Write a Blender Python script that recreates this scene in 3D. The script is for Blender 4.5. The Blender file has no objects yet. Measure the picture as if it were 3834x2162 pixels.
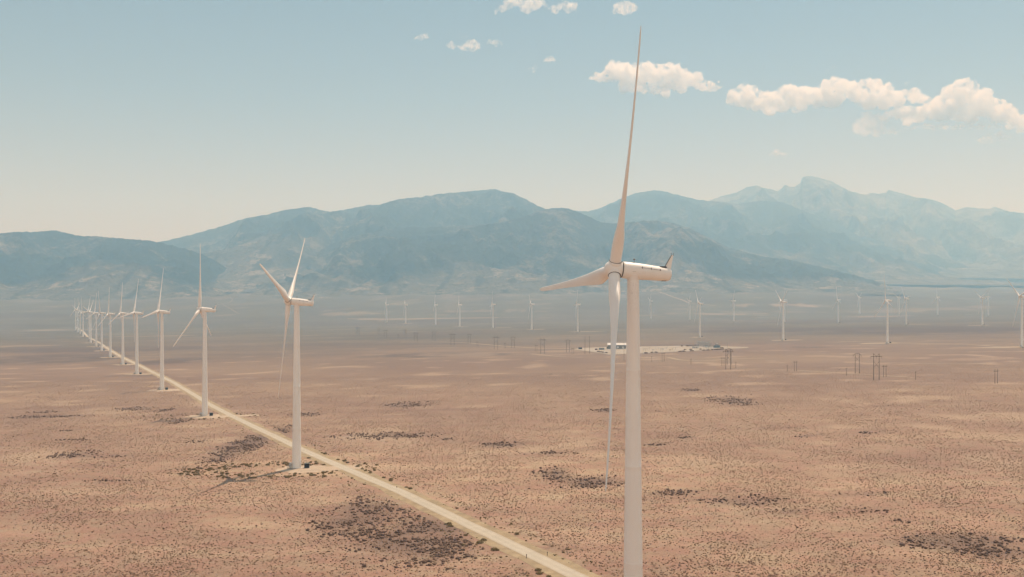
import bpy, bmesh, math, random
import numpy as np
from mathutils import Vector, Matrix

random.seed(7)
rng = np.random.default_rng(7)
sc = bpy.context.scene
COL = sc.collection
PI = math.pi

# ------------------------------------------------------------------ survey
# The plan of the valley was surveyed from bearings: (u, v) is a sight line, F the focal length,
# VH the level of the true horizon; x is to the right, y away, z up from the drone.
F, U0, VH = 3600.0, 1917.0, 1200.0

# ------------------------------------------------------------------ noise
def _hash(ix, iy, seed):
    h = (ix.astype(np.int64) * 374761393 + iy.astype(np.int64) * 668265263 + seed * 974634777) & 0xFFFFFFFF
    h = ((h ^ (h >> 13)) * 1274126177) & 0xFFFFFFFF
    h = (h ^ (h >> 16)) & 0xFFFFFFFF
    return h / 4294967295.0

def noise2(x, y, seed=0):
    """gradient noise, about -1..1"""
    x = np.asarray(x, float); y = np.asarray(y, float)
    ix = np.floor(x); iy = np.floor(y); fx = x - ix; fy = y - iy
    sx = fx * fx * fx * (fx * (fx * 6 - 15) + 10); sy = fy * fy * fy * (fy * (fy * 6 - 15) + 10)
    def g(dx, dy):
        a = _hash(ix + dx, iy + dy, seed) * 2 * PI
        return np.cos(a) * (fx - dx) + np.sin(a) * (fy - dy)
    a = g(0, 0) * (1 - sx) + g(1, 0) * sx
    b = g(0, 1) * (1 - sx) + g(1, 1) * sx
    return (a * (1 - sy) + b * sy) * 1.5

def fbm(x, y, seed=0, octv=4, lac=2.0, gain=0.5):
    t = 0.0; a = 1.0; s = 0.0
    for k in range(octv):
        t = t + a * noise2(x * lac ** k, y * lac ** k, seed + 17 * k); s += a; a *= gain
    return t / s

def ridged(x, y, seed=0, octv=4, gain=0.5):
    t = 0.0; a = 1.0; s = 0.0
    for k in range(octv):
        t = t + a * (1 - np.abs(noise2(x * 2.0 ** k, y * 2.0 ** k, seed + 31 * k)) * 1.6); s += a; a *= gain
    return t / s

# ------------------------------------------------------------------ materials
def new_mat(name):
    m = bpy.data.materials.new(name); m.use_nodes = True
    nt = m.node_tree; b = nt.nodes['Principled BSDF']
    return m, nt, b

def N(nt, typ, **kw):
    n = nt.nodes.new(typ)
    for k, v in kw.items():
        if k in n.inputs: n.inputs[k].default_value = v
        else: setattr(n, k, v)
    return n

def ramp(nt, pts, interp='LINEAR'):
    n = nt.nodes.new('ShaderNodeValToRGB'); cr = n.color_ramp; cr.interpolation = interp
    while len(cr.elements) < len(pts): cr.elements.new(0.5)
    for e, (p, c) in zip(cr.elements, pts):
        e.position = p; e.color = (c if len(c) == 4 else (*c, 1)) if not isinstance(c, (int, float)) else (c, c, c, 1)
    return n

def mixc(nt, fac, a, b, mode='MIX'):
    n = nt.nodes.new('ShaderNodeMix'); n.data_type = 'RGBA'; n.blend_type = mode
    for sock, v in ((n.inputs[0], fac), (n.inputs[6], a), (n.inputs[7], b)):
        if hasattr(v, 'links'): nt.links.new(v, sock)
        else: sock.default_value = v if isinstance(v, (int, float)) else ((*v, 1) if len(v) == 3 else v)
    return n.outputs[2]

def math_n(nt, op, a, b=0.0, clamp=False):
    n = nt.nodes.new('ShaderNodeMath'); n.operation = op; n.use_clamp = clamp
    for sock, v in ((n.inputs[0], a), (n.inputs[1], b)):
        if hasattr(v, 'links'): nt.links.new(v, sock)
        else: sock.default_value = v
    return n.outputs[0]

def pos_noise(nt, scale, detail=4, rough=0.55, stretch=(1, 1, 1), obj=False):
    if obj:
        src = nt.nodes.new('ShaderNodeTexCoord').outputs['Object']
    else:
        src = nt.nodes.new('ShaderNodeNewGeometry').outputs['Position']
    mp = nt.nodes.new('ShaderNodeMapping'); mp.inputs['Scale'].default_value = stretch
    nt.links.new(src, mp.inputs['Vector'])
    t = nt.nodes.new('ShaderNodeTexNoise'); t.inputs['Scale'].default_value = scale
    t.inputs['Detail'].default_value = detail; t.inputs['Roughness'].default_value = rough
    nt.links.new(mp.outputs[0], t.inputs['Vector'])
    return t.outputs['Fac']

def simple(name, col, rough=0.6, var=0.12, scale=1.5, metal=0.0):
    m, nt, b = new_mat(name)
    f = pos_noise(nt, scale, 5, 0.6, obj=True)
    r = ramp(nt, [(0.3, tuple(c * (1 - var) for c in col)), (0.7, tuple(min(1, c * (1 + var)) for c in col))])
    nt.links.new(f, r.inputs[0]); nt.links.new(r.outputs[0], b.inputs['Base Color'])
    b.inputs['Roughness'].default_value = rough; b.inputs['Metallic'].default_value = metal
    return m

M = {}
def ramp_out(nt, sock, lo, hi):
    r = ramp(nt, [(lo, 0.0), (hi, 1.0)]); nt.links.new(sock, r.inputs[0]); return r.outputs[0]

def paint_mat(name, col, streak, grease=False):
    m, nt, b = new_mat(name)
    f = pos_noise(nt, 0.35, 5, 0.6, (1, 1, 0.25), obj=True)
    r = ramp(nt, [(0.35, tuple(c * 0.95 for c in col)), (0.65, col)])
    nt.links.new(f, r.inputs[0])
    f2 = pos_noise(nt, 1.6, 6, 0.7, (1, 1, 0.07), obj=True)
    r2 = ramp(nt, [(0.62, 0.0), (0.8, 1.0)])
    nt.links.new(f2, r2.inputs[0])
    k = math_n(nt, 'MULTIPLY', r2.outputs[0], streak)
    c = mixc(nt, k, r.outputs[0], (0.42, 0.38, 0.33))
    if grease:
        sx = nt.nodes.new('ShaderNodeSeparateXYZ'); nt.links.new(nt.nodes.new('ShaderNodeTexCoord').outputs['Object'], sx.inputs[0])
        hz = math_n(nt, 'MULTIPLY', math_n(nt, 'SUBTRACT', sx.outputs[2], 70.0), 0.13, True)
        f3 = pos_noise(nt, 2.6, 5, 0.75, (1, 1, 0.35), obj=True)
        g = math_n(nt, 'MULTIPLY', hz, ramp_out(nt, f3, 0.55, 0.72))
        c = mixc(nt, math_n(nt, 'MULTIPLY', g, 0.7), c, (0.16, 0.13, 0.11))
    nt.links.new(c, b.inputs['Base Color'])
    b.inputs['Roughness'].default_value = 0.42
    return m
M['tower'] = paint_mat('tower_paint', (0.87, 0.845, 0.81), 0.2, True)
M['blade'] = paint_mat('blade_gelcoat', (0.87, 0.845, 0.81), 0.12)
M['nacelle'] = paint_mat('nacelle_paint', (0.87, 0.845, 0.81), 0.14)
M['seam'] = simple('dark_seam', (0.05, 0.045, 0.045), 0.8)
M['vent'] = simple('vent_grey', (0.07, 0.07, 0.075), 0.6)
M['rail'] = simple('rail_steel', (0.12, 0.11, 0.11), 0.5)
M['concrete'] = simple('concrete', (0.42, 0.38, 0.33), 0.9, 0.15, 0.8)
M['xfmr'] = simple('transformer_green', (0.022, 0.026, 0.026), 0.5, 0.2)
M['xfmr_lid'] = simple('transformer_lid', (0.16, 0.17, 0.16), 0.5, 0.15)
M['galv'] = simple('galvanised_steel', (0.36, 0.38, 0.39), 0.45, 0.12, 0.8, 0.3)
M['whitebox'] = simple('white_cabinet', (0.72, 0.7, 0.66), 0.5, 0.05)
M['wood'] = simple('weathered_wood', (0.085, 0.055, 0.042), 0.9, 0.3, 0.6)
M['wood2'] = simple('weathered_wood_pale', (0.13, 0.085, 0.062), 0.9, 0.3, 0.6)
M['insul'] = simple('insulator', (0.16, 0.14, 0.13), 0.3)
M['roofw'] = simple('white_metal_roof', (0.52, 0.5, 0.465), 0.45, 0.06, 0.2)
M['wallg'] = simple('grey_metal_wall', (0.2, 0.2, 0.2), 0.6, 0.08, 0.2)
M['cont_dark'] = simple('container_dark', (0.03, 0.035, 0.05), 0.6, 0.2, 0.5)
M['cont_rust'] = simple('container_rust', (0.16, 0.075, 0.055), 0.8, 0.25, 0.5)
M['cont_grey'] = simple('trailer_grey', (0.24, 0.25, 0.26), 0.6, 0.12, 0.5)
M['truck'] = simple('vehicle_white', (0.72, 0.71, 0.68), 0.35, 0.05)
M['car_grey'] = simple('vehicle_grey', (0.17, 0.18, 0.2), 0.35, 0.08)
M['glass'] = simple('dark_glass', (0.03, 0.035, 0.04), 0.1)
M['tyre'] = simple('tyre_rubber', (0.025, 0.025, 0.025), 0.9)
M['bldg_white'] = simple('control_house_white', (0.66, 0.62, 0.57), 0.6, 0.06, 0.3)
M['bluegrey'] = simple('equipment_bluegrey', (0.16, 0.2, 0.21), 0.5, 0.12, 0.5)
M['post'] = simple('marker_post_wood', (0.07, 0.045, 0.035), 0.9, 0.2)

def ground_mat():
    m, nt, b = new_mat('desert_ground')
    big = pos_noise(nt, 0.004, 5, 0.6, (0.7, 1, 1))
    mid = pos_noise(nt, 0.03, 5, 0.65, (0.6, 1.2, 1))
    fine = pos_noise(nt, 0.55, 5, 0.8)
    grain = pos_noise(nt, 2.2, 4, 0.85)
    r_mid = ramp(nt, [(0.36, (0.295, 0.203, 0.158)), (0.5, (0.338, 0.243, 0.183)), (0.66, (0.405, 0.308, 0.228))])
    nt.links.new(mid, r_mid.inputs[0])
    r_big = ramp(nt, [(0.38, (0.88, 0.84, 0.86)), (0.62, (1.08, 1.06, 1.02))])
    nt.links.new(big, r_big.inputs[0])
    hue = pos_noise(nt, 0.14, 4, 0.65)
    r_h = ramp(nt, [(0.40, (1.04, 0.95, 0.96)), (0.60, (0.97, 1.04, 1.0))])
    nt.links.new(hue, r_h.inputs[0])
    c = mixc(nt, 1.0, r_mid.outputs[0], r_big.outputs[0], 'MULTIPLY')
    c = mixc(nt, 0.9, c, r_h.outputs[0], 'MULTIPLY')
    # fine scrub and stones
    r_f = ramp(nt, [(0.34, (0.60, 0.55, 0.55)), (0.47, (0.92, 0.90, 0.90)), (0.55, (1.0, 1.0, 1.0)), (0.72, (1.1, 1.1, 1.08))])
    nt.links.new(fine, r_f.inputs[0])
    c = mixc(nt, 0.8, c, r_f.outputs[0], 'MULTIPLY')
    r_g = ramp(nt, [(0.32, (0.62, 0.58, 0.58)), (0.5, (1.0, 1.0, 1.0)), (0.7, (1.12, 1.12, 1.1))])
    nt.links.new(grain, r_g.inputs[0])
    c = mixc(nt, 0.75, c, r_g.outputs[0], 'MULTIPLY')
    # vegetation zones of the valley floor kept per vertex
    br = N(nt, 'ShaderNodeAttribute', attribute_name='brush').outputs['Fac']
    c = mixc(nt, br, c, mixc(nt, 1.0, (0.208, 0.152, 0.117), r_big.outputs[0], 'MULTIPLY'))
    far = N(nt, 'ShaderNodeAttribute', attribute_name='sage').outputs['Fac']
    c = mixc(nt, far, c, mixc(nt, 1.0, (0.115, 0.105, 0.081), r_big.outputs[0], 'MULTIPLY'))
    ap = N(nt, 'ShaderNodeAttribute', attribute_name='apron').outputs['Fac']
    c = mixc(nt, ap, c, mixc(nt, 1.0, (0.110, 0.106, 0.085), r_big.outputs[0], 'MULTIPLY'))
    dk = N(nt, 'ShaderNodeAttribute', attribute_name='dark_scrub').outputs['Fac']
    dkn = math_n(nt, 'MULTIPLY', dk, ramp_out(nt, mid, 0.3, 0.5))
    c = mixc(nt, dkn, c, mixc(nt, br, (0.165, 0.115, 0.096), (0.09, 0.070, 0.065)))
    sd = N(nt, 'ShaderNodeAttribute', attribute_name='sand').outputs['Fac']
    c = mixc(nt, sd, c, (0.41, 0.315, 0.228))
    nt.links.new(c, b.inputs['Base Color'])
    b.inputs['Roughness'].default_value = 0.95
    b.inputs['Specular IOR Level'].default_value = 0.15
    bm = N(nt, 'ShaderNodeBump', Strength=0.2, Distance=0.25)
    nt.links.new(fine, bm.inputs['Height']); nt.links.new(bm.outputs[0], b.inputs['Normal'])
    return m

M['ground'] = ground_mat()

def dirt_mat(name, col, var=0.1, scale=0.25, ruts=False):
    m, nt, b = new_mat(name)
    f = pos_noise(nt, scale, 6, 0.65)
    r = ramp(nt, [(0.3, tuple(c * (1 - var) for c in col)), (0.7, tuple(c * (1 + var) for c in col))])
    nt.links.new(f, r.inputs[0])
    c = r.outputs[0]
    if ruts:
        ac = N(nt, 'ShaderNodeAttribute', attribute_name='across').outputs['Fac']
        ac = math_n(nt, 'ADD', math_n(nt, 'ABSOLUTE', ac), math_n(nt, 'MULTIPLY', math_n(nt, 'SUBTRACT', pos_noise(nt, 0.12, 4, 0.6), 0.5), 0.22))
        rr = ramp(nt, [(0.0, (0.95, 0.94, 0.93)), (0.12, (0.98, 0.98, 0.98)), (0.22, (1.03, 1.03, 1.03)), (0.34, (1.0, 0.99, 0.98)), (0.46, (0.93, 0.90, 0.87))])
        nt.links.new(ac, rr.inputs[0]); c = mixc(nt, 1.0, c, rr.outputs[0], 'MULTIPLY')
    nt.links.new(c, b.inputs['Base Color'])
    b.inputs['Roughness'].default_value = 0.95; b.inputs['Specular IOR Level'].default_value = 0.15
    return m
M['road'] = dirt_mat('graded_gravel', (0.43, 0.39, 0.325), 0.08, 0.25, True)
M['verge'] = dirt_mat('graded_verge', (0.315, 0.25, 0.165), 0.25, 0.22)
M['pad'] = dirt_mat('crushed_gravel', (0.43, 0.345, 0.265), 0.12)
M['pad_dim'] = dirt_mat('dusty_gravel', (0.37, 0.30, 0.225), 0.12)
M['pad_far'] = dirt_mat('pale_gravel_yard', (0.335, 0.293, 0.243), 0.18, 0.03)
M['track'] = dirt_mat('pale_track', (0.34, 0.275, 0.2), 0.1, 0.02)

def mountain_mat(name, bare, tree, bias=0.0):
    m, nt, b = new_mat(name)
    big = pos_noise(nt, 0.0011, 5, 0.55)
    mid = pos_noise(nt, 0.006, 6, 0.7)
    fine = pos_noise(nt, 0.03, 4, 0.8)
    s = math_n(nt, 'ADD', math_n(nt, 'MULTIPLY', big, 0.9), math_n(nt, 'MULTIPLY', mid, 0.75))
    s = math_n(nt, 'ADD', s, math_n(nt, 'MULTIPLY', fine, 0.45))
    r = ramp(nt, [(0.90 + bias, tree), (1.0 + bias, tuple(t * .6 + q * .4 for t, q in zip(tree, bare)))] if False else
             [(0.0, tree), (1.0, bare)])
    k = math_n(nt, 'MULTIPLY', math_n(nt, 'SUBTRACT', s, 0.99 + bias), 5.0, True)
    nt.links.new(k, r.inputs[0])
    fan = N(nt, 'ShaderNodeAttribute', attribute_name='fan').outputs['Fac']
    gul = N(nt, 'ShaderNodeAttribute', attribute_name='gully').outputs['Fac']
    fc = mixc(nt, gul, (0.125, 0.115, 0.090), (0.038, 0.042, 0.035))
    fc = mixc(nt, ramp_out(nt, mid, 0.53, 0.62), fc, (0.27, 0.23, 0.175))
    fc = mixc(nt, ramp_out(nt, fine, 0.52, 0.62), fc, (0.05, 0.053, 0.043))
    c = mixc(nt, fan, r.outputs[0], fc)
    nt.links.new(c, b.inputs['Base Color'])
    b.inputs['Roughness'].default_value = 0.95; b.inputs['Specular IOR Level'].default_value = 0.1
    bm = N(nt, 'ShaderNodeBump', Strength=1.0, Distance=70.0)
    nt.links.new(mid, bm.inputs['Height']); nt.links.new(bm.outputs[0], b.inputs['Normal'])
    return m
M['mtn'] = mountain_mat('juniper_slope', (0.20, 0.175, 0.135), (0.028, 0.036, 0.03), 0.08)
M['mtn_left'] = mountain_mat('dark_juniper_slope', (0.21, 0.18, 0.14), (0.022, 0.03, 0.026), 0.12)
M['mtn_far'] = mountain_mat('far_forest_slope', (0.19, 0.17, 0.135), (0.03, 0.042, 0.036), 0.12)
M['mtn_peak'] = mountain_mat('bare_rock_peak', (0.24, 0.22, 0.18), (0.06, 0.065, 0.055), -0.02)

def shrub_mat(name, a, b_, scale=0.9, trans=0.4):
    m, nt, b = new_mat(name)
    f = pos_noise(nt, scale, 4, 0.7)
    r = ramp(nt, [(0.32, a), (0.68, b_)])
    nt.links.new(f, r.inputs[0]); nt.links.new(r.outputs[0], b.inputs['Base Color'])
    b.inputs['Roughness'].default_value = 0.9; b.inputs['Specular IOR Level'].default_value = 0.1
    tr = nt.nodes.new('ShaderNodeBsdfTranslucent'); nt.links.new(r.outputs[0], tr.inputs['Color'])
    mx = nt.nodes.new('ShaderNodeMixShader'); mx.inputs[0].default_value = trans
    nt.links.new(b.outputs[0], mx.inputs[1]); nt.links.new(tr.outputs[0], mx.inputs[2])
    nt.links.new(mx.outputs[0], nt.nodes['Material Output'].inputs['Surface'])
    return m
M['scrub'] = shrub_mat('dry_scrub', (0.40, 0.275, 0.215), (0.50, 0.385, 0.285), 0.25, 0.6)
M['darkscrub'] = shrub_mat('dark_purple_scrub', (0.18, 0.124, 0.102), (0.29, 0.20, 0.156), 0.9, 0.35)
M['olive'] = shrub_mat('olive_brush', (0.17, 0.13, 0.065), (0.34, 0.26, 0.135), 1.5)
M['stem'] = simple('brush_stem', (0.12, 0.09, 0.06), 0.9)

# ------------------------------------------------------------------ mesh helpers
def tag(o, label=None, cat=None, group=None, kind=None):
    if label: o['label'] = label
    if cat: o['category'] = cat
    if group: o['group'] = group
    if kind: o['kind'] = kind
    return o

def empty(name, loc, rz=0.0):
    o = bpy.data.objects.new(name, None); COL.objects.link(o)
    o.location = loc; o.rotation_euler = (0, 0, rz); o.empty_display_size = 1.0
    return o

def mesh_obj(name, me, mat, parent=None):
    o = bpy.data.objects.new(name, me); COL.objects.link(o)
    if mat is not None and not me.materials: me.materials.append(mat)
    if parent is not None: o.parent = parent
    return o

def np_mesh(name, V, faces4=None, faces3=None, smooth=False):
    me = bpy.data.meshes.new(name)
    loops = []; starts = []; tot = []
    pos = 0
    if faces4 is not None and len(faces4):
        f = np.asarray(faces4, np.int32); loops.append(f.ravel()); starts.append(np.arange(len(f)) * 4 + pos); tot.append(np.full(len(f), 4)); pos += f.size
    if faces3 is not None and len(faces3):
        f = np.asarray(faces3, np.int32); loops.append(f.ravel()); starts.append(np.arange(len(f)) * 3 + pos); tot.append(np.full(len(f), 3)); pos += f.size
    loops = np.concatenate(loops); starts = np.concatenate(starts).astype(np.int32)
    V = np.asarray(V, np.float32)
    me.vertices.add(len(V)); me.vertices.foreach_set('co', V.ravel())
    me.loops.add(len(loops)); me.loops.foreach_set('vertex_index', loops.astype(np.int32))
    me.polygons.add(len(starts)); me.polygons.foreach_set('loop_start', starts)
    me.update(calc_edges=True); me.validate()
    if smooth: me.polygons.foreach_set('use_smooth', np.ones(len(me.polygons), bool))
    return me

class MB:
    """collects boxes, tubes and lofts for ONE part"""
    def __init__(s): s.v = []; s.f = []
    def add(s, V, Fc):
        n = len(s.v); s.v += [tuple(p) for p in V]; s.f += [tuple(i + n for i in f) for f in Fc]; return s
    def box(s, c, d, rz=0.0, taper=1.0, bev=0.0):
        x, y, z = (q / 2 for q in d); cs, sn = math.cos(rz), math.sin(rz)
        bev = min(bev, x * .45, y * .45)
        def ring(zz, k):
            kx, ky = x * k, y * k
            if bev > 0:
                p = [(-kx + bev, -ky), (kx - bev, -ky), (kx, -ky + bev), (kx, ky - bev), (kx - bev, ky), (-kx + bev, ky), (-kx, ky - bev), (-kx, -ky + bev)]
            else: p = [(-kx, -ky), (kx, -ky), (kx, ky), (-kx, ky)]
            return [(c[0] + a * cs - b * sn, c[1] + a * sn + b * cs, c[2] + zz) for a, b in p]
        A = ring(-z, 1); B = ring(z, taper); n = len(A)
        fs = [tuple(range(n))[::-1], tuple(range(n, 2 * n))] + [(i, (i + 1) % n, n + (i + 1) % n, n + i) for i in range(n)]
        return s.add(A + B, fs)
    def tube(s, p0, p1, r0, r1=None, seg=8):
        r1 = r0 if r1 is None else r1
        p0 = Vector(p0); p1 = Vector(p1); d = (p1 - p0).normalized()
        a = d.orthogonal().normalized(); b = d.cross(a)
        V = []
        for p, r in ((p0, r0), (p1, r1)):
            V += [p + (a * math.cos(t) + b * math.sin(t)) * r for t in (2 * PI * i / seg for i in range(seg))]
        fs = [(i, (i + 1) % seg, seg + (i + 1) % seg, seg + i) for i in range(seg)] + [tuple(range(seg))[::-1], tuple(range(seg, 2 * seg))]
        return s.add(V, fs)
    def loft(s, rings, cap=True):
        n = len(rings[0]); V = [p for r in rings for p in r]; fs = []
        for k in range(len(rings) - 1):
            for i in range(n):
                j = (i + 1) % n
                fs.append((k * n + i, k * n + j, (k + 1) * n + j, (k + 1) * n + i))
        if cap:
            fs.append(tuple(range(n))[::-1]); fs.append(tuple((len(rings) - 1) * n + i for i in range(n)))
        return s.add(V, fs)
    def prism(s, pts, y0, y1):
        """outline in x,z extruded along y"""
        n = len(pts); V = [(x, y0, z) for x, z in pts] + [(x, y1, z) for x, z in pts]
        fs = [tuple(range(n)), tuple(range(n, 2 * n))[::-1]] + [(i, n + i, n + (i + 1) % n, (i + 1) % n) for i in range(n)]
        return s.add(V, fs)
    def mesh(s, name, smooth=False, angle=35):
        me = bpy.data.meshes.new(name); me.from_pydata([tuple(p) for p in s.v], [], s.f)
        bm = bmesh.new(); bm.from_mesh(me); bmesh.ops.recalc_face_normals(bm, faces=bm.faces)
        if smooth:
            for f in bm.faces: f.smooth = True
            for e in bm.edges:
                if len(e.link_faces) == 2 and e.calc_face_angle(0) > math.radians(angle): e.smooth = False
        bm.to_mesh(me); bm.free(); me.update()
        return me
    def build(s, name, mat, parent=None, smooth=False, angle=35):
        return mesh_obj(name, s.mesh(name, smooth, angle), mat, parent)

def copy_tree(o, parent=None):
    c = o.copy(); COL.objects.link(c)
    if parent is not None:
        c.parent = parent; c.matrix_parent_inverse = o.matrix_parent_inverse.copy()
    for ch in list(o.children): copy_tree(ch, c)
    return c

# ------------------------------------------------------------------ terrain
# (u, v, distance) of tower feet
TB = {
 'T2': (1111, 1752, 461), 'T3': (767, 1557, 721), 'T4': (606.5, 1460, 982), 'T5': (512.5, 1402, 1253), 'T6': (460, 1366, 1496),
 'T7': (413.4, 1338, 1765), 'T8': (381, 1314, 2029), 'T9': (360.5, 1298.7, 2275), 'T10': (340, 1284.4, 2516), 'T11': (334.5, 1272, 2758),
 'T12': (311, 1261.8, 3067), 'T13': (300.3, 1251.5, 3368), 'T14': (291.5, 1243.9, 3530), 'T15': (283.6, 1236.4, 3832),
 'M1': (1447.9, 1209, 4264), 'M2': (1519, 1212.3, 4122), 'M3': (1631.5, 1217, 3824), 'M4': (1721.6, 1223.5, 3533), 'M5': (1845.8, 1228.6, 3254),
 'M6': (1991, 1234.4, 3028), 'M7': (2163, 1243, 2800),
 'R1': (2437, 1195, 4288), 'R2': (2582.8, 1198.6, 4071), 'R3': (2620.8, 1263.3, 2275), 'R4': (2747.6, 1203.3, 3777), 'R5': (2932.6, 1274.3, 2012),
 'R6': (2937.6, 1206, 3523), 'R7': (3138.6, 1209.6, 3319), 'R8': (3219, 1177.5, 4657), 'R9': (3323, 1285.7, 1793), 'R10': (3366.8, 1180.2, 4448),
 'R11': (3393.4, 1215.1, 2995), 'R12': (3511, 1180.1, 4297), 'R13': (3678.3, 1218.3, 2833), 'R14': (3700.3, 1182.7, 4080), 'R15': (3826.6, 1299.3, 1526),
}
def from_uvD(u, v, D): return ((u - U0) / F * D, D, (VH - v) / F * D)
ctrl = [from_uvD(*t) for t in TB.values()]
ctrl += [(26, 200, -69.4), (0, -500, -69), (-700, -300, -72), (700, -300, -64), (-600, 400, -72.5), (500, 350, -63), (480, 850, -57), (1300, 700, -45),
         (-1500, 900, -77), (-3000, 1500, -75), (-3000, 4200, -15), (2800, 2000, 5), (3200, 4500, 90), (-5000, 3000, -30), (5000, 2500, 80),
         (4000, -500, 40), (-4000, -500, -80)]
for u, v in ((100, 1140), (1000, 1140), (1917, 1133), (2800, 1122), (3700, 1128), (-1200, 1140), (5000, 1120)): ctrl.append(from_uvD(u, v, 5400))
for u, v in ((100, 1098), (1000, 1098), (1917, 1085), (2800, 1080), (3700, 1090), (-1200, 1098), (5000, 1085)): ctrl.append(from_uvD(u, v, 7200))
for x in (-9000, -4500, 0, 4500, 9000): ctrl.append((x, 11000, 420))
for x in (-12000, 0, 12000): ctrl.append((x, 19000, 800))
P = np.array(ctrl, float)
S_ = 1000.0
def _U(r2): return np.where(r2 > 1e-12, r2 * np.log(np.maximum(r2, 1e-12)), 0.0)
_n = len(P); _px = P[:, :2] / S_
_K = _U(((_px[:, None] - _px[None]) ** 2).sum(-1)) + 0.004 * np.eye(_n)
_A = np.zeros((_n + 3, _n + 3)); _A[:_n, :_n] = _K; _A[:_n, _n] = 1; _A[:_n, _n + 1:] = _px; _A[_n:, :_n] = _A[:_n, _n:].T
_w = np.linalg.solve(_A, np.concatenate([P[:, 2], np.zeros(3)]))
def tps(x, y):
    x = np.asarray(x, float) / S_; y = np.asarray(y, float) / S_
    z = _w[_n] + _w[_n + 1] * x + _w[_n + 2] * y
    for i in range(_n): z = z + _w[i] * _U((x - _px[i, 0]) ** 2 + (y - _px[i, 1]) ** 2)
    return z

def spaced(lo, hi, f):
    out = [lo]
    while out[-1] < hi: out.append(out[-1] + f(out[-1]))
    return np.array(out)
gx_half = spaced(0, 12500, lambda t: 10 if t < 700 else 10 + (t - 700) * 0.03)
GX = np.concatenate([-gx_half[:0:-1], gx_half])
GY = np.concatenate([-spaced(10, 700, lambda t: 40)[::-1], spaced(0, 19500, lambda t: 8 if t < 1000 else 8 + (t - 1000) * 0.013)])
XX, YY = np.meshgrid(GX, GY)
ZZ = tps(XX, YY)
# arroyos and swells of the alluvial apron, growing towards the mountains
_ap = np.clip((YY - 4300) / 2500, 0, 1)
ZZ = ZZ + _ap * (ridged(XX / 420 + 0.25 * fbm(XX / 900, YY / 900, 5), YY / 2600, 3, 4) - 0.55) * 34
ZZ = ZZ + fbm(XX / 160, YY / 160, 9, 3) * 0.35

def gz(x, y):
    """height of the ground mesh itself (its own triangles)"""
    x = np.asarray(x, float); y = np.asarray(y, float)
    i = np.clip(np.searchsorted(GX, x) - 1, 0, len(GX) - 2); j = np.clip(np.searchsorted(GY, y) - 1, 0, len(GY) - 2)
    s = (x - GX[i]) / (GX[i + 1] - GX[i]); t = (y - GY[j]) / (GY[j + 1] - GY[j])
    a, b, c, d = ZZ[j, i], ZZ[j, i + 1], ZZ[j + 1, i + 1], ZZ[j + 1, i]
    return np.where(s >= t, a + s * (b - a) + t * (c - b), a + t * (d - a) + s * (c - d))

def hit(u, v, dmax=9000):
    """ground point on a bearing"""
    D = np.concatenate([np.arange(150, 1200, 1.0), np.arange(1200, dmax, 4.0)])
    x = (u - U0) / F * D; z = (VH - v) / F * D
    k = np.nonzero(gz(x, D) >= z)[0]
    k = k[0] if len(k) else len(D) - 1
    return float(x[k]), float(D[k])

ell = lambda x, y, cx, cy, rx, ry, a=0.0: np.sqrt(((x - cx) * math.cos(a) + (y - cy) * math.sin(a)) ** 2 / rx ** 2 + (-(x - cx) * math.sin(a) + (y - cy) * math.cos(a)) ** 2 / ry ** 2)
def patch_uv(u0, u1, v0, v1):
    c = hit((u0 + u1) / 2, (v0 + v1) / 2); f_ = hit((u0 + u1) / 2, v0); n_ = hit((u0 + u1) / 2, v1)
    return c[0], (f_[1] + n_[1]) / 2, max((u1 - u0) / 2 / F * c[1], 4), max((f_[1] - n_[1]) / 2, 4)

dark = np.zeros_like(XX); sand = np.zeros_like(XX)
_wob = fbm(XX / 140, YY / 300, 21, 4)
for (u0, u1, v0, v1, k) in [(-200, 460, 1328, 1370, .8), (-200, 900, 1298, 1318, .7), (530, 780, 1338, 1366, .75), (700, 1300, 1302, 1314, .5), (1340, 1880, 1322, 1340, .8),
                            (3000, 4000, 1222, 1249, 1.0), (2560, 3300, 1229, 1245, .9), (2600, 3000, 1222, 1240, .5), (3180, 3420, 1184, 1196, .8), (2400, 3834, 1196, 1212, .5), (900, 2300, 1196, 1216, .45),
                            (2960, 3110, 1297, 1304, .6), (480, 620, 1402, 1412, .4), (-100, 300, 1176, 1192, .5)]:
    cx, cy, rx, ry = patch_uv(u0, u1, v0, v1)
    e = ell(XX, YY, cx, cy, rx, ry)
    dark = np.maximum(dark, k * np.clip((1.15 - e + 0.55 * _wob) / 0.35, 0, 1))
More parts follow.
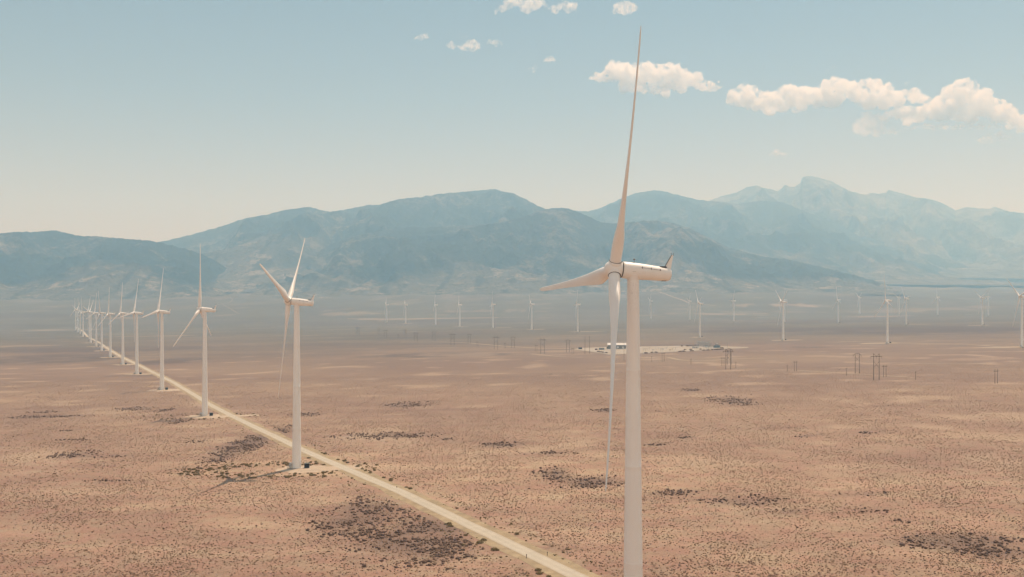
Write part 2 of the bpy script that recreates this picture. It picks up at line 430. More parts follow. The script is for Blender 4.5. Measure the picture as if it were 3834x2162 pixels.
DP = [(1190, 1500, 1865, 2010, 1.0, 'large near dark scrub patch left of the road, lower middle of the photo'), (1340, 1790, 1930, 2113, 1.0, None), (1500, 1800, 2020, 2125, .8, None),
      (848, 1000, 1600, 1735, 1.0, 'grey brown scrub patch behind the second turbine shadow'),
      (3400, 3834, 2000, 2070, .9, 'dark scrub patch near the bottom right corner'), (3600, 3900, 2045, 2105, .9, None), (3330, 3500, 2010, 2060, .5, None),
      (2000, 2120, 1752, 1800, .9, 'dark scrub band behind the lowest blade tip of the nearest turbine'), (2080, 2340, 1785, 1830, 1.0, None),
      (2455, 2612, 1835, 1862, .8, 'dark scrub band right of the nearest tower'), (2620, 2947, 1856, 1895, .9, None), (2855, 3018, 1905, 1925, .7, None), (3110, 3345, 1843, 1860, .6, None), (3203, 3331, 1906, 1924, .6, None), (3345, 3431, 1948, 1962, .7, None),
      (186, 345, 1690, 1718, 1.0, 'dark scrub patch on the plain at the left'), (340, 470, 1706, 1715, .7, None), (228, 277, 1608, 1616, .7, None), (320, 480, 1796, 1806, .5, None), (60, 330, 1555, 1566, .6, None), (110, 220, 1540, 1548, .6, None), (190, 320, 1645, 1652, .6, None),
      (1220, 1640, 1620, 1645, .75, 'dark scrub streak behind the second turbine'), (1805, 1953, 1657, 1677, .9, None), (1930, 2170, 1690, 1706, .5, None), (1650, 1700, 1640, 1650, .7, None), (1440, 1620, 1505, 1528, .45, None), (1080, 1200, 1545, 1560, .5, None),
      (2220, 2299, 1530, 1544, .9, 'small far dark scrub streaks right of the nearest tower'), (2541, 2584, 1634, 1643, .8, None), (2975, 3054, 1630, 1639, .8, None), (2409, 2491, 1663, 1671, .7, None), (2660, 2830, 1485, 1520, .5, None), (3230, 3260, 1618, 1626, .8, None), (2560, 2620, 1455, 1466, .7, None),
      (620, 700, 1570, 1590, .6, 'dark scrub streaks beside the third turbine'), (440, 560, 1525, 1540, .6, None), (40, 150, 1560, 1568, .6, None), (590, 640, 1530, 1545, .6, None), (700, 820, 1650, 1660, .5, None)]
for u0, u1, v0, v1, dn, lb in DP:
    cx, cy, rx, ry = patch_uv(u0, u1, v0, v1)
    dark = np.maximum(dark, 0.95 * dn * np.clip((1.1 - ell(XX, YY, cx, cy, rx, ry) + 0.5 * fbm(XX / 30, YY / 40, 25, 4)) / 0.6, 0, 1))
for (u0, u1, v0, v1, k) in [(q[0], q[1], q[2], q[3], q[4] * .6) for q in [(60, 420, 1234, 1239, .6), (350, 800, 1256, 1262, .6), (-100, 200, 1292, 1300, .5), (1300, 2000, 1190, 1196, .8), (1150, 1500, 1168, 1182, .45), (1600, 1950, 1160, 1172, .4),
                            (2500, 2900, 1172, 1180, .6), (2860, 3130, 1139, 1150, .8), (2730, 2830, 1138, 1150, .6), (3130, 3400, 1184, 1189, .6), (1550, 1900, 1322, 1338, .5), (3000, 3834, 1150, 1170, .35),
                            (2960, 3150, 1330, 1338, .5), (3500, 3834, 1340, 1352, .5), (300, 620, 1188, 1196, .5), (1960, 2240, 1312, 1320, .5)]]:
    cx, cy, rx, ry = patch_uv(u0, u1, v0, v1)
    e = ell(XX, YY, cx, cy, rx, ry)
    sand = np.maximum(sand, k * np.clip((0.9 - e + 0.9 * fbm(XX / 90, YY / 420, 33, 4)) / 0.3, 0, 1))
sage = np.clip((YY - 1250 + 500 * fbm(XX / 600, YY / 500, 12, 4)) / 1500, 0, 1) * 0.9
sage = sage * (1 - 0.35 * np.clip(fbm(XX / 700, YY / 900, 44, 4) * 2, 0, 1))
brush = np.clip((YY - 420 + 160 * fbm(XX / 130, YY / 220, 15, 4)) / 650, 0, 1) * 0.85
_fl = np.clip((YY - 1300) / 900, 0, 1)
dark = np.maximum(dark, _fl * 0.55 * np.clip((fbm(XX / 800, YY / 90, 141, 5) - 0.10) / 0.22, 0, 1))
sand = np.maximum(sand, _fl * 0.22 * np.clip((fbm(XX / 260, YY / 55, 151, 4) - 0.30) / 0.15, 0, 1))
_nr = np.clip((YY - 300) / 200, 0, 1) * (1 - _fl)
sand = np.maximum(sand, _nr * 0.5 * np.clip((fbm(XX / 60, YY / 60, 161, 4) - 0.20) / 0.18, 0, 1))
apron = np.clip((YY - 2900 + 500 * fbm(XX / 900, YY / 500, 18, 4)) / 2600, 0, 1) * 0.95
# streaks of pale fan deposits and dark wash vegetation on the apron
sand = np.maximum(sand, _ap * 0.2 * np.clip((ridged(XX / 700 + 0.4 * fbm(XX / 800, YY / 800, 2), YY / 1500, 61, 4) - 0.72) / 0.12, 0, 1))
dark = np.maximum(dark, _ap * 0.7 * np.clip((fbm(XX / 260, YY / 900, 71, 5) - 0.12) / 0.18, 0, 1))

nx, ny = len(GX), len(GY)
idx = np.arange(nx * ny).reshape(ny, nx)
q = np.stack([idx[:-1, :-1].ravel(), idx[:-1, 1:].ravel(), idx[1:, 1:].ravel(), idx[1:, :-1].ravel()], 1)
tri = np.concatenate([q[:, [0, 1, 2]], q[:, [0, 2, 3]]])
gme = np_mesh('ground', np.stack([XX.ravel(), YY.ravel(), ZZ.ravel()], 1), None, tri, True)
for nm, arr in (('dark_scrub', dark), ('sand', sand), ('sage', sage), ('brush', brush), ('apron', apron)):
    a = gme.attributes.new(nm, 'FLOAT', 'POINT'); a.data.foreach_set('value', arr.ravel().astype(np.float32))
tag(mesh_obj('ground', gme, M['ground']), 'pinkish tan desert valley floor of dry scrub and sand', kind='structure')

# ------------------------------------------------------------------ mountains
def mountain(name, ridge, Dr, Df, vf, mat, label, seed, amp, urange, rows=150, step=5.0, power=1.25, rough=1.0, back=2500, fine=3.0):
    ru = np.array([p[0] for p in ridge], float); rv = np.array([p[1] for p in ridge], float)
    u = np.arange(urange[0], urange[1] + step, step)
    v_r = np.interp(u, ru, rv)
    Du = Dr * (1 + 0.035 * noise2(u / 500.0, u * 0 + seed, seed))
    DF = Df * (1 + 0.03 * noise2(u / 300.0, u * 0 + 3.3, seed + 1))
    t = np.concatenate([np.linspace(0, 1, rows), 1 + np.linspace(0.03, 1, 14) * back / (Dr - Df)])
    Tm, Um = np.meshgrid(t, u, indexing='ij')
    D = DF[None] + Tm * (Du - DF)[None]
    X = (Um - U0) / F * D
    zr = (VH - v_r + fine * noise2(u / 22.0, u * 0, seed + 5) + fine * .5 * noise2(u / 8.0, u * 0, seed + 6)) / F * Du
    zf = np.interp(u, [q_[0] for q_ in vf], [q_[1] for q_ in vf]); zf = (VH - zf) / F * DF - 25
    h = np.maximum(zr - zf, 0)[None]
    tc = np.clip(Tm, 0, 1)
    z = zf[None] + h * (0.35 * tc + 0.65 * tc ** power)
    warp = 0.5 * fbm(X / 1500, D / 1500, seed + 8, 3)
    sp = ridged(X / 1300 + warp, D / 3000 + 0.3 * warp, seed + 9, 5, 0.5) - 0.55
    tq = np.clip((tc - 0.16) / 0.84, 0, 1)
    env = (tq * (1 - tq) * 4) ** 0.8 + 0.06 * (tc > 0) * np.clip(1 - tc / .3, 0, 1)
    z = z + env * h * amp * sp * 1.3
    z = z + env * rough * 55 * (ridged(X / 330 + warp, D / 520, seed + 12, 5) - .5)
    # the ridge line stays the skyline
    lim = np.where(Tm < 1, (zr / Du)[None] * D - (1 - tc) * 18, 1e9)
    z = np.minimum(z, lim)
    bk = np.clip(Tm - 1, 0, None) * (Dr - Df)
    z = z - bk * 0.42 * (bk > 0) + np.where(bk > 0, 30 * fbm(X / 200, D / 200, seed + 13, 3) * np.clip(bk / 200, 0, 1), 0)
    n1, n2 = Tm.shape; id_ = np.arange(n1 * n2).reshape(n1, n2)
    q_ = np.stack([id_[:-1, :-1].ravel(), id_[:-1, 1:].ravel(), id_[1:, 1:].ravel(), id_[1:, :-1].ravel()], 1)
    me = np_mesh(name, np.stack([X.ravel(), D.ravel(), z.ravel()], 1), q_, None, True)
    fan = np.clip((0.36 - tc + 0.28 * fbm(X / 700, D / 900, seed + 20, 4) + 0.1 * sp) / 0.12, 0, 1)
    fan = np.maximum(fan, np.clip((150 + 90 * fbm(X / 500, D / 700, seed + 21, 3) - (z - zf[None])) / 60, 0, 1) * (Tm < 1))
    gul = np.clip((ridged(X / 240 + 0.5 * warp, D / 2200, seed + 30, 4) - 0.68) / 0.14, 0, 1) * 0.8
    for nm, arr in (('fan', fan), ('gully', gul)):
        at_ = me.attributes.new(nm, 'FLOAT', 'POINT'); at_.data.foreach_set('value', arr.ravel().astype(np.float32))
    return tag(mesh_obj(name, me, mat), label, kind='structure')

RL = [(-900, 930), (-500, 905), (-200, 885), (0, 875), (60, 868.5), (113, 870), (207, 863), (237, 870), (298, 885), (348, 884), (429, 891.7), (505, 897.7), (550, 900), (590, 907), (656, 923), (732, 943), (790, 968), (860, 1010), (930, 1060), (1000, 1100)]
RC = [(150, 1090), (400, 985), (500, 945), (590, 907), (631, 900), (732, 875), (833, 847), (918, 818), (1009, 802), (1065, 787), (1156, 775), (1221, 792), (1240, 793), (1316, 781), (1387, 767), (1417, 768), (1493, 746), (1584, 737),
      (1649, 726), (1705, 722), (1795, 713), (1851, 709), (1886, 718), (1911, 721), (1947, 736), (1987, 757), (2028, 777), (2090, 805), (2200, 850), (2400, 930), (2700, 1060)]
RF = [(850, 1090), (1000, 1010), (1100, 962), (1200, 930), (1321, 886), (1371, 875), (1460, 862), (1548, 848), (1583, 853), (1705, 847), (1790, 842), (1880, 832), (1960, 812), (2010, 792), (2058, 782), (2123, 779.7), (2184, 802),
      (2250, 833), (2300, 838), (2360, 831), (2449, 826), (2520, 835), (2586, 856), (2657, 892), (2729, 927), (2848, 960), (2955, 972), (3074, 999), (3193, 1028), (3312, 1062), (3420, 1110)]
RG = [(1700, 900), (1900, 812), (2030, 786), (2080, 778), (2149, 789), (2199, 793), (2250, 779), (2310, 751), (2381, 723), (2451, 713), (2490, 718), (2562, 737), (2621, 750), (2657, 752), (2720, 760), (2776, 764), (2836, 753),
      (2925, 756), (3010, 790), (3130, 838), (3260, 880), (3420, 930), (3600, 985), (3834, 1020), (4300, 1060)]
RW = [(2300, 830), (2500, 790), (2657, 752), (2705, 734), (2758, 722), (2794, 702), (2836, 695), (2857, 704), (2875, 707), (2913, 717), (2928, 704), (2940, 693), (2955, 699), (2973, 701), (2997, 686), (3001, 672), (3006, 664), (3023, 659), (3044, 660), (3075, 669),
      (3116, 681), (3150, 700), (3193, 720), (3247, 731), (3259, 722), (3289, 726), (3318, 722), (3327, 711), (3354, 720), (3390, 728), (3432, 741), (3461, 743), (3509, 753), (3545, 770), (3577, 789), (3616, 777), (3664, 780), (3700, 783),
      (3726, 775), (3777, 793), (3834, 799), (4000, 825), (4300, 850), (4700, 870)]
ft = [(-900, 1120), (400, 1118), (1900, 1100), (2800, 1085), (3834, 1095), (4700, 1095)]
mountain('hills', RL, 8000, 6000, ft, M['mtn_left'], 'dark juniper covered hill at the far left, lowest of the skyline', 11, 0.42, (-900, 1000), 130, 4.0, 1.1, 1.2)
mountain('mountain', RF, 8600, 6100, ft, M['mtn'], 'rugged front mountain ridge with pale outcrops below the broad central summit', 23, 0.42, (850, 3420), 170, 4.0, 1.15, 1.3)
mountain('mountain', RC, 11000, 7000, [(a, b - 30) for a, b in ft], M['mtn'], 'broad rounded central mountain with the highest summit behind the front ridge', 37, 0.36, (150, 2700), 140, 4.0, 1.0, 1.2)
mountain('mountain', RG, 13200, 8200, [(a, b - 35) for a, b in ft], M['mtn_far'], 'hazy dome shaped mountain right of the nearest turbine blade', 51, 0.32, (1700, 4300), 130, 5.0, 1.35, 1.2)
mountain('mountain', RW, 16000, 10500, [(a, b - 60) for a, b in ft], M['mtn_peak'], 'pale jagged high peak range at the far right, faded by haze', 67, 0.34, (2300, 4700), 130, 4.0, 1.3, 1.3, 2500, 2.0)

# ------------------------------------------------------------------ roads, pads, tracks
def ribbon(name, pts, width, mat, label, lift=0.05, step=6.0, wob=0.0, seed=0):
    """flat strip laid on the ground mesh along (x, y) points"""
    p = np.array(pts, float)
    seg = np.r_[0, np.cumsum(np.hypot(*np.diff(p, axis=0).T))]
    s = np.linspace(0, seg[-1], max(3, int(seg[-1] / step)))
    # smooth the line a little
    x = np.interp(s, seg, p[:, 0]); y = np.interp(s, seg, p[:, 1])
    for _ in range(6):
        x[1:-1] = (x[:-2] + 2 * x[1:-1] + x[2:]) / 4; y[1:-1] = (y[:-2] + 2 * y[1:-1] + y[2:]) / 4
    tx = np.gradient(x); ty = np.gradient(y); l = np.hypot(tx, ty); nx_, ny_ = -ty / l, tx / l
    offs = np.array([-0.5, -0.36, -0.25, -0.12, 0, 0.12, 0.25, 0.36, 0.5])
    W = width * (1 + wob * noise2(s / 30.0, s * 0, seed))
    W2 = width * (1 + wob * noise2(s / 24.0, s * 0 + 9.1, seed))
    wl = np.where(offs[None] < 0, W[:, None], W2[:, None]) * offs[None]
    Xs = x[:, None] + nx_[:, None] * wl; Ys = y[:, None] + ny_[:, None] * wl
    Zs = gz(Xs, Ys) + lift
    n = len(s); id_ = np.arange(n * len(offs)).reshape(n, len(offs))
    q_ = np.stack([id_[:-1, :-1].ravel(), id_[:-1, 1:].ravel(), id_[1:, 1:].ravel(), id_[1:, :-1].ravel()], 1)
    me = np_mesh(name, np.stack([Xs.ravel(), Ys.ravel(), Zs.ravel()], 1), q_)
    at_ = me.attributes.new('across', 'FLOAT', 'POINT'); at_.data.foreach_set('value', np.tile(offs, n).astype(np.float32))
    return tag(mesh_obj(name, me, mat), label, kind='structure')

def blob(name, cx, cy, rx, ry, mat, label, lift=0.05, a=0.0, seed=0, wob=0.25, rings=5):
    n = 48; th = np.linspace(0, 2 * PI, n, endpoint=False)
    k = 1 + wob * noise2(np.cos(th) * 1.7 + seed, np.sin(th) * 1.7, seed) + wob * .5 * noise2(np.cos(th) * 5 + seed, np.sin(th) * 5, seed)
    V = [(cx, cy)]
    for r in np.linspace(1 / rings, 1, rings):
        ex = rx * r * k * np.cos(th); ey = ry * r * k * np.sin(th)
        V += list(zip(cx + ex * math.cos(a) - ey * math.sin(a), cy + ex * math.sin(a) + ey * math.cos(a)))
    V = np.array(V); Z = gz(V[:, 0], V[:, 1]) + lift
    tri_ = [(0, 1 + i, 1 + (i + 1) % n) for i in range(n)]
    q_ = [(1 + r * n + i, 1 + (r + 1) * n + i, 1 + (r + 1) * n + (i + 1) % n, 1 + r * n + (i + 1) % n) for r in range(rings - 1) for i in range(n)]
    me = np_mesh(name, np.c_[V, Z], q_, tri_)
    return tag(mesh_obj(name, me, mat), label, kind='structure')

road_uv = [(1488, 1838), (1300, 1758), (1139, 1689), (950, 1598), (789, 1518), (655, 1436), (585, 1401), (521, 1369), (446, 1332), (418, 1315), (393, 1299)]
road = [hit(*p) for p in road_uv]
d0 = np.array(road[0]) - np.array(road[1]); d0 /= np.hypot(*d0)
p0 = hit(2150, 2158)
road = [(p0[0] + (p0[0] - road[0][0]) * k, p0[1] + (p0[1] - road[0][1]) * k) for k in (1.6, .8, 0)] + road
road_far = [hit(*p) for p in ((393, 1299), (375, 1285), (350, 1273), (329.4, 1261.6), (316, 1247), (303, 1236), (285, 1226))]
ribbon('road_verge', road, 12, M['verge'], 'graded sandy verge along both sides of the gravel road', 0.06, 6, 0.3, 4)
ribbon('dirt_road', road, 5.4, M['road'], 'pale gravel service road running along the turbine row', 0.10, 4, 0.09, 5)
ribbon('dirt_road', road_far, 7, M['road'], 'distant bend of the pale service road among the farthest row turbines', 0.25, 12)

M['faint_track'] = dirt_mat('faint_track', (0.2, 0.175, 0.135), 0.1, 0.02)
def track(pts, w, label, lift=0.3, mat='track', dmax=9000):
    return ribbon('dirt_track', [hit(a, b, dmax) for a, b in pts], w, M[mat], label, lift, 10, 0.45, int(pts[0][0]))
track([(802, 1146), (832, 1138), (862, 1134), (871, 1121), (862, 1111), (838, 1109)], 7, 'pale hairpin track on the apron behind the second turbine', .3, 'faint_track')
track([(832, 1139), (850, 1150), (870, 1161), (893, 1175)], 8, 'short pale track running down right from the hairpin track', .3, 'faint_track')
track([(2392, 1058), (2450, 1088), (2500, 1105), (2580, 1135), (2680, 1144)], 11, 'long pale track descending the apron right of the nearest tower')
track([(1300, 1194.5), (1450, 1194), (1626, 1193)], 12, 'straight pale road crossing the valley behind the middle turbine row')
track([(2990, 1390), (3130, 1396), (3260, 1404), (3421, 1415)], 4, 'thin two wheel track passing the nearest H-frame poles', 0.15)
track([(2720, 1378), (2900, 1384), (3100, 1392)], 3.5, 'faint sandy track left of the nearest H-frame poles', 0.15)
track([(2500, 1340), (2560, 1352), (2640, 1352), (2760, 1344), (2860, 1342)], 7, 'pale sandy track winding in front of the substation yard', 0.2)
track([(3230, 1357), (3420, 1361), (3560, 1364), (3690, 1363)], 4.5, 'pale track crossing behind the right hand pole line', 0.2)
track([(1500, 1282), (1640, 1281), (1760, 1286), (1900, 1298), (2020, 1305), (2150, 1307)], 9, 'pale pole line access track leading to the substation yard', 0.25)
track([(1990, 1326), (2080, 1336), (2180, 1339)], 6, 'pale curved track left of the substation yard', 0.2)
track([(3145, 1279), (3230, 1281), (3320, 1284), (3440, 1287), (3640, 1292), (3740, 1299)], 9, 'pale service road linking the right hand turbine bases', 0.25)
track([(0, 1302), (30, 1299), (85, 1296)], 10, 'pale track stub at the left edge of the plain', 0.25)

# ------------------------------------------------------------------ turbines
HUB_H, TOWER_TOP = 80.0, 77.9
def circle_ring(cx, cy, cz, r, n, axis='z'):
    if axis == 'z': return [(cx + r * math.cos(t), cy + r * math.sin(t), cz) for t in (2 * PI * i / n for i in range(n))]
    return [(cx, cy + r * math.cos(t), cz + r * math.sin(t)) for t in (2 * PI * i / n for i in range(n))]

def tower_mesh():
    m = MB(); n = 48; prof = [(-.6, 2.16), (0.0, 2.15)]
    joints = (19.0, 39.0, 59.0)
    zs = sorted(list(np.linspace(1, TOWER_TOP, 26)) + [j + e for j in joints for e in (-.12, -.08, .08, .12)])
    for z in zs:
        r = 2.15 - (2.15 - 1.2) * (z / TOWER_TOP) ** 1.05
        if any(abs(z - j) < .1 for j in joints): r += .012
        prof.append((z, r))
    m.loft([circle_ring(0, 0, z, r, n) for z, r in prof])
    return m.mesh('tower', True)

TILT = math.radians(5.5)
def nac_axis(x, lift=0.0):
    """point on the drive axis; x = metres downwind of the hub centre"""
    return (-4.0 + x * math.cos(TILT), 0.0, HUB_H - x * math.sin(TILT) + lift)
def axis_ring(x, ry, rz_, n=40, lift=0.0, sq=1.0):
    c = nac_axis(x, lift); ca, sa = math.cos(TILT), math.sin(TILT); out = []
    for i in range(n):
        t = 2 * PI * i / n; a = math.cos(t); b = math.sin(t)
        a = math.copysign(abs(a) ** sq, a); b = math.copysign(abs(b) ** sq, b)
        yy = ry * a; hh = rz_ * b
        out.append((c[0] + hh * sa, yy, c[2] + hh * ca))
    return out

def blade_mesh(flap, name, L=49.0):
    """along +z; x is downwind, y is away from the leading edge"""
    n = 28; m = MB(); rings = []
    R = [1.1, 1.6, 2.4, 3.5, 5, 6.5, 8, 9.5, 11.5, 14, 17, 20, 24, 28, 32, 36, 40, 43, 45.5, 47.2, 48.2, 48.8, 49.0]
    ch = np.interp(R, [1.1, 2.4, 3.5, 5, 6.5, 8, 9.5, 11.5, 14, 17, 20, 24, 28, 32, 36, 40, 43, 45.5, 47.2, 48.2, 48.8, 49.0],
                   [2.35, 2.35, 2.38, 2.6, 2.95, 3.3, 3.4, 3.3, 3.0, 2.68, 2.4, 2.08, 1.82, 1.6, 1.4, 1.3, 1.22, 1.12, .98, .8, .55, .25])
    th = np.interp(R, [1.1, 2.4, 3.5, 5, 6.5, 8, 9.5, 11.5, 14, 17, 20, 24, 28, 32, 40, 49], [1, 1, .97, .82, .64, .53, .45, .40, .35, .32, .29, .26, .24, .23, .22, .22])
    tw = np.radians(np.interp(R, [1, 4, 9, 14, 20, 28, 36, 49], [16, 16, 13, 9.5, 6.5, 3.5, 1.5, 0]) + 1.0)
    rd = np.interp(R, [1.1, 3, 9], [0, 0, 1])
    for r, c, t_, w_, k in zip(R, ch, th, tw, rd):
        ring = []
        bend = -flap * (0.35 * r / L + 0.65 * (r / L) ** 2)
        for i in range(n):
            a = 2 * PI * i / n
            # airfoil: leading edge at chord 0, thickness form
            xc = 0.5 * (1 + math.cos(a)); s = 1 if a <= PI else -1
            yt = 5 * t_ * (0.2969 * math.sqrt(max(xc, 0)) - 0.126 * xc - 0.3516 * xc ** 2 + 0.2843 * xc ** 3 - 0.1015 * xc ** 4)
            af = ((xc - 0.33) * c, s * yt * c * (1.12 if s > 0 else .86))
            ci = (0.5 * math.cos(a) * c, 0.5 * math.sin(a) * c)
            yy = ci[0] * (1 - k) + af[0] * k; xx = ci[1] * (1 - k) + af[1] * k
            ct, st = math.cos(w_), math.sin(w_)
            ring.append((xx * ct + yy * st + bend, yy * ct - xx * st, r))
        rings.append([(p[0], p[1], p[2] * L / 49.0) for p in ring])
    m.loft(rings)
    return m.mesh(name, True, 60)

def make_turbine():
    root = empty('wind_turbine', (0, 0, 0))
    tw = mesh_obj('tower', tower_mesh(), M['tower'], root)
    MB().loft([circle_ring(0, 0, -.5, 3.1, 40), circle_ring(0, 0, .12, 3.1, 40)]).build('foundation', M['concrete'], root, True)
    # door on the far right, steps and switch cabinet at the left
    st = MB()
    for k in range(7): st.box((-2.75 - .22 * k, -1.15, 1.55 - .23 * k), (.26, 1.0, .07))
    st.box((-2.35, -1.15, 1.62), (.9, 1.1, .08))
    for yy in (-1.65, -.65):
        st.tube((-2.0, yy, 2.65), (-2.7, yy, 2.65), .04, seg=6); st.tube((-2.7, yy, 2.65), (-4.2, yy, 1.1), .04, seg=6)
        for xx, zz in ((-2.0, 2.65), (-2.7, 2.65), (-3.45, 1.88), (-4.2, 1.1)): st.tube((xx, yy, zz - 1.0), (xx, yy, zz), .035, seg=6)
        st.tube((-2.7, yy, 1.55), (-4.25, yy, .05), .06, seg=6); st.tube((-2.0, yy, 0), (-2.0, yy, 1.6), .06, seg=6)
    st.build('entry_stairs', M['galv'], root)
    cab = MB().box((-2.9, -.1, 1.25), (1.0, 1.1, 2.3), bev=.05).build('switch_cabinet', M['whitebox'], root)
    MB().box((-2.9, -.1, 2.44), (1.15, 1.25, .08)).build('cabinet_roof', M['galv'], cab)
    # nacelle
    sec = [(1.62, 1.55, 1.62), (1.75, 1.68, 1.72), (2.2, 1.72, 1.74), (5, 1.7, 1.72), (8, 1.56, 1.56), (10.5, 1.43, 1.42), (11.3, 1.38, 1.36), (11.75, 1.29, 1.25), (12.0, 1.08, 1.03), (12.06, .8, .8)]
    nm = MB().loft([axis_ring(x, a, b, 44, 0, .93) for x, a, b in sec])
    nac = nm.build('nacelle', M['nacelle'], root, True, 50)
    col = MB().loft([circle_ring(0, 0, TOWER_TOP - .02, 1.32, 40), circle_ring(0, 0, TOWER_TOP + .3, 1.34, 40), circle_ring(0, 0, HUB_H - 1.3, 1.62, 40), circle_ring(0, 0, HUB_H - .9, 1.5, 40)])
    col.build('yaw_collar', M['nacelle'], nac, True)
    MB().loft([axis_ring(x, r, r, 44, 0, .95) for x, r in ((1.5, 1.66), (1.52, 1.66), (1.63, 1.66), (1.64, 1.66))]).build('hub_gap', M['seam'], nac, True)
    # hand rail with three brackets on the side facing away from the sun
    def side(x, k, off=0.03):
        c = nac_axis(x); r = np.interp(x, [s[0] for s in sec], [s[1] for s in sec]); a = math.radians(k)
        return (c[0] + math.sin(a) * r * math.sin(TILT), -math.cos(a) * (r + off), c[2] + math.sin(a) * (r + off) * .99)
    for sgn in (1, -1):
        f_ = lambda p: (p[0], p[1] * sgn, p[2])
        rl = MB(); rl.tube(f_(side(5.3, 27, .07)), f_(side(9.6, 25, .07)), .035, seg=6)
        for x in (5.55, 7.45, 9.4):
            rl.tube(f_(side(x, 34, .06)), f_(side(x, 20, .06)), .075, seg=6)
        rl.build('hand_rail', M['rail'], nac)
    ht = MB()
    for k0, k1, x0, x1 in ((-8, -8, 3.5, 4.1), (-8, 14, 4.1, 4.1)):
        ht.tube(side(x0, k0, .0), side(x1, k1, .0), .02, seg=5)
    ht.build('hatch_seam', M['rail'], nac)
    ms = MB(); a = nac_axis(4.2, 1.7)
    ms.tube((a[0], a[1] - .2, a[2] - .15), (a[0], a[1] - .2, a[2] + .62), .05, seg=8)
    ms.loft([circle_ring(a[0], a[1] - .2, a[2] + .55 + dz, r, 12) for dz, r in ((0, .08), (.06, .2), (.18, .24), (.28, .16), (.32, .04))])
    ms.build('beacon_light', M['rail'], nac, True)
    vh_ = MB(); c = nac_axis(10.3, 1.38)
    vh_.box((c[0], 0, c[2] + .04), (1.5, 1.7, .34), taper=.82).build('cooler_hood', M['vent'], nac)
    fin = MB(); b0 = nac_axis(10.75, 1.28); b1 = nac_axis(12.0, 1.2); tp = nac_axis(12.55, 4.15)
    fin.prism([(b0[0], b0[2]), (b1[0], b1[2] - .5), (tp[0] + .05, tp[2]), (tp[0] - .22, tp[2])], -.14, .14)
    fn = fin.build('tail_fin', M['nacelle'], nac)
    MB().tube((b0[0] - .05, 0, b0[2] + .1), (tp[0] - .26, 0, tp[2] + .05), .075, seg=6).build('fin_cable', M['rail'], fn)
    an = MB()
    for dx in (-.24, .16):
        an.tube((tp[0] + dx, 0, tp[2] - .1), (tp[0] + dx, 0, tp[2] + .42), .035, seg=6)
        an.loft([circle_ring(tp[0] + dx, 0, tp[2] + .36 + dz, r, 8) for dz, r in ((0, .05), (.05, .1), (.12, .04))])
    an.tube((tp[0] - .3, 0, tp[2] + .02), (tp[0] + .22, 0, tp[2] + .02), .035, seg=6)
    an.build('wind_sensor', M['rail'], fn)
    lv = MB(); c = nac_axis(10.6, -1.39); lv.box((c[0], 0, c[2]), (.9, .7, .16)).build('drain_vent', M['vent'], nac)
    # spinner
    sp = MB().loft([axis_ring(x, r, r, 40) for x, r in ((1.5, 1.5), (1.46, 1.6), (1.0, 1.72), (.3, 1.8), (-.4, 1.76), (-1.0, 1.6), (-1.55, 1.28), (-1.9, .9), (-2.08, .45), (-2.12, .1))])
    hub = sp.build('hub', M['nacelle'], root, True, 50)
    return root, hub

PSI0 = 0.0
turb0, hub0 = make_turbine()
blade_std = blade_mesh(1.3, 'blade')
blade_set = {'T1': [blade_mesh(k, 'blade', l_) for k, l_ in ((2.4, 48.8), (2.5, 50.4), (6.2, 49.0))]}
blade_std.materials.append(M['blade'])
for b in blade_set['T1']: b.materials.append(M['blade'])
def collar_mesh():
    m = MB(); m.loft([circle_ring(0, 0, z, r, 32) for z, r in ((.75, 1.46), (1.25, 1.44), (1.62, 1.39), (1.72, 1.32), (1.74, 1.2))])
    return m.mesh('root_collar', True)
collar = collar_mesh(); collar.materials.append(M['nacelle'])
ring_me = MB().loft([circle_ring(0, 0, z, r, 32) for z, r in ((1.72, 1.2), (1.72, 1.325), (1.765, 1.325), (1.765, 1.17))]).mesh('root_seal', True); ring_me.materials.append(M['seam'])

def fit_blades(root, th, tip_set=None):
    """three blades at rotor angle th (clockwise seen from upwind), each with its root collar"""
    ax = Vector((-math.cos(TILT), 0, math.sin(TILT)))       # upwind
    e = Vector((0, -1, 0)); up = e.cross(ax); up *= math.copysign(1, up.z)
    hc = Vector(nac_axis(0.0))
    for k in range(3):
        t = th + k * 2 * PI / 3
        d = up * math.cos(t) + e * math.sin(t)
        lead = -up * math.sin(t) + e * math.cos(t)
        cone = math.radians(2.0)
        zc = (d * math.cos(cone) + ax * math.sin(cone)).normalized()
        yc = -lead; xc = yc.cross(zc)
        mat = Matrix((xc, yc, zc)).transposed().to_4x4(); mat.translation = hc
        b = bpy.data.objects.new('blade', blade_set[tip_set][k] if tip_set else blade_std); COL.objects.link(b)
        b.parent = root; b.matrix_local = mat
        for nm, me in (('root_collar', collar), ('root_seal', ring_me)):
            c = bpy.data.objects.new(nm, me); COL.objects.link(c); c.parent = b

GROUP_T = 'white wind turbines of the wind farm'
ordn = ['', 'nearest', 'second', 'third', 'fourth', 'fifth', 'sixth', 'seventh', 'eighth', 'ninth', 'tenth', 'eleventh', 'twelfth', 'thirteenth', 'fourteenth', 'fifteenth']
TH = {'T1': 26, 'T2': 72.5, 'T3': 4.5, 'T4': 98, 'T5': 97.5, 'T6': 111.5, 'T7': 118.5, 'T8': 19, 'T9': 108, 'T10': 72.5, 'T11': 97, 'T12': 12, 'T13': 20, 'T14': 69, 'T15': 4,
      'M1': 79, 'M2': 69, 'M3': 118, 'M4': 100, 'M5': 20, 'M6': 68, 'M7': 26, 'R1': 49, 'R2': 46, 'R3': 74, 'R4': 32, 'R5': 62.5, 'R6': 19.5, 'R7': 105, 'R8': 61.5, 'R9': 109,
      'R10': 53, 'R11': 81, 'R12': 113, 'R13': 62, 'R14': 35, 'R15': 68}
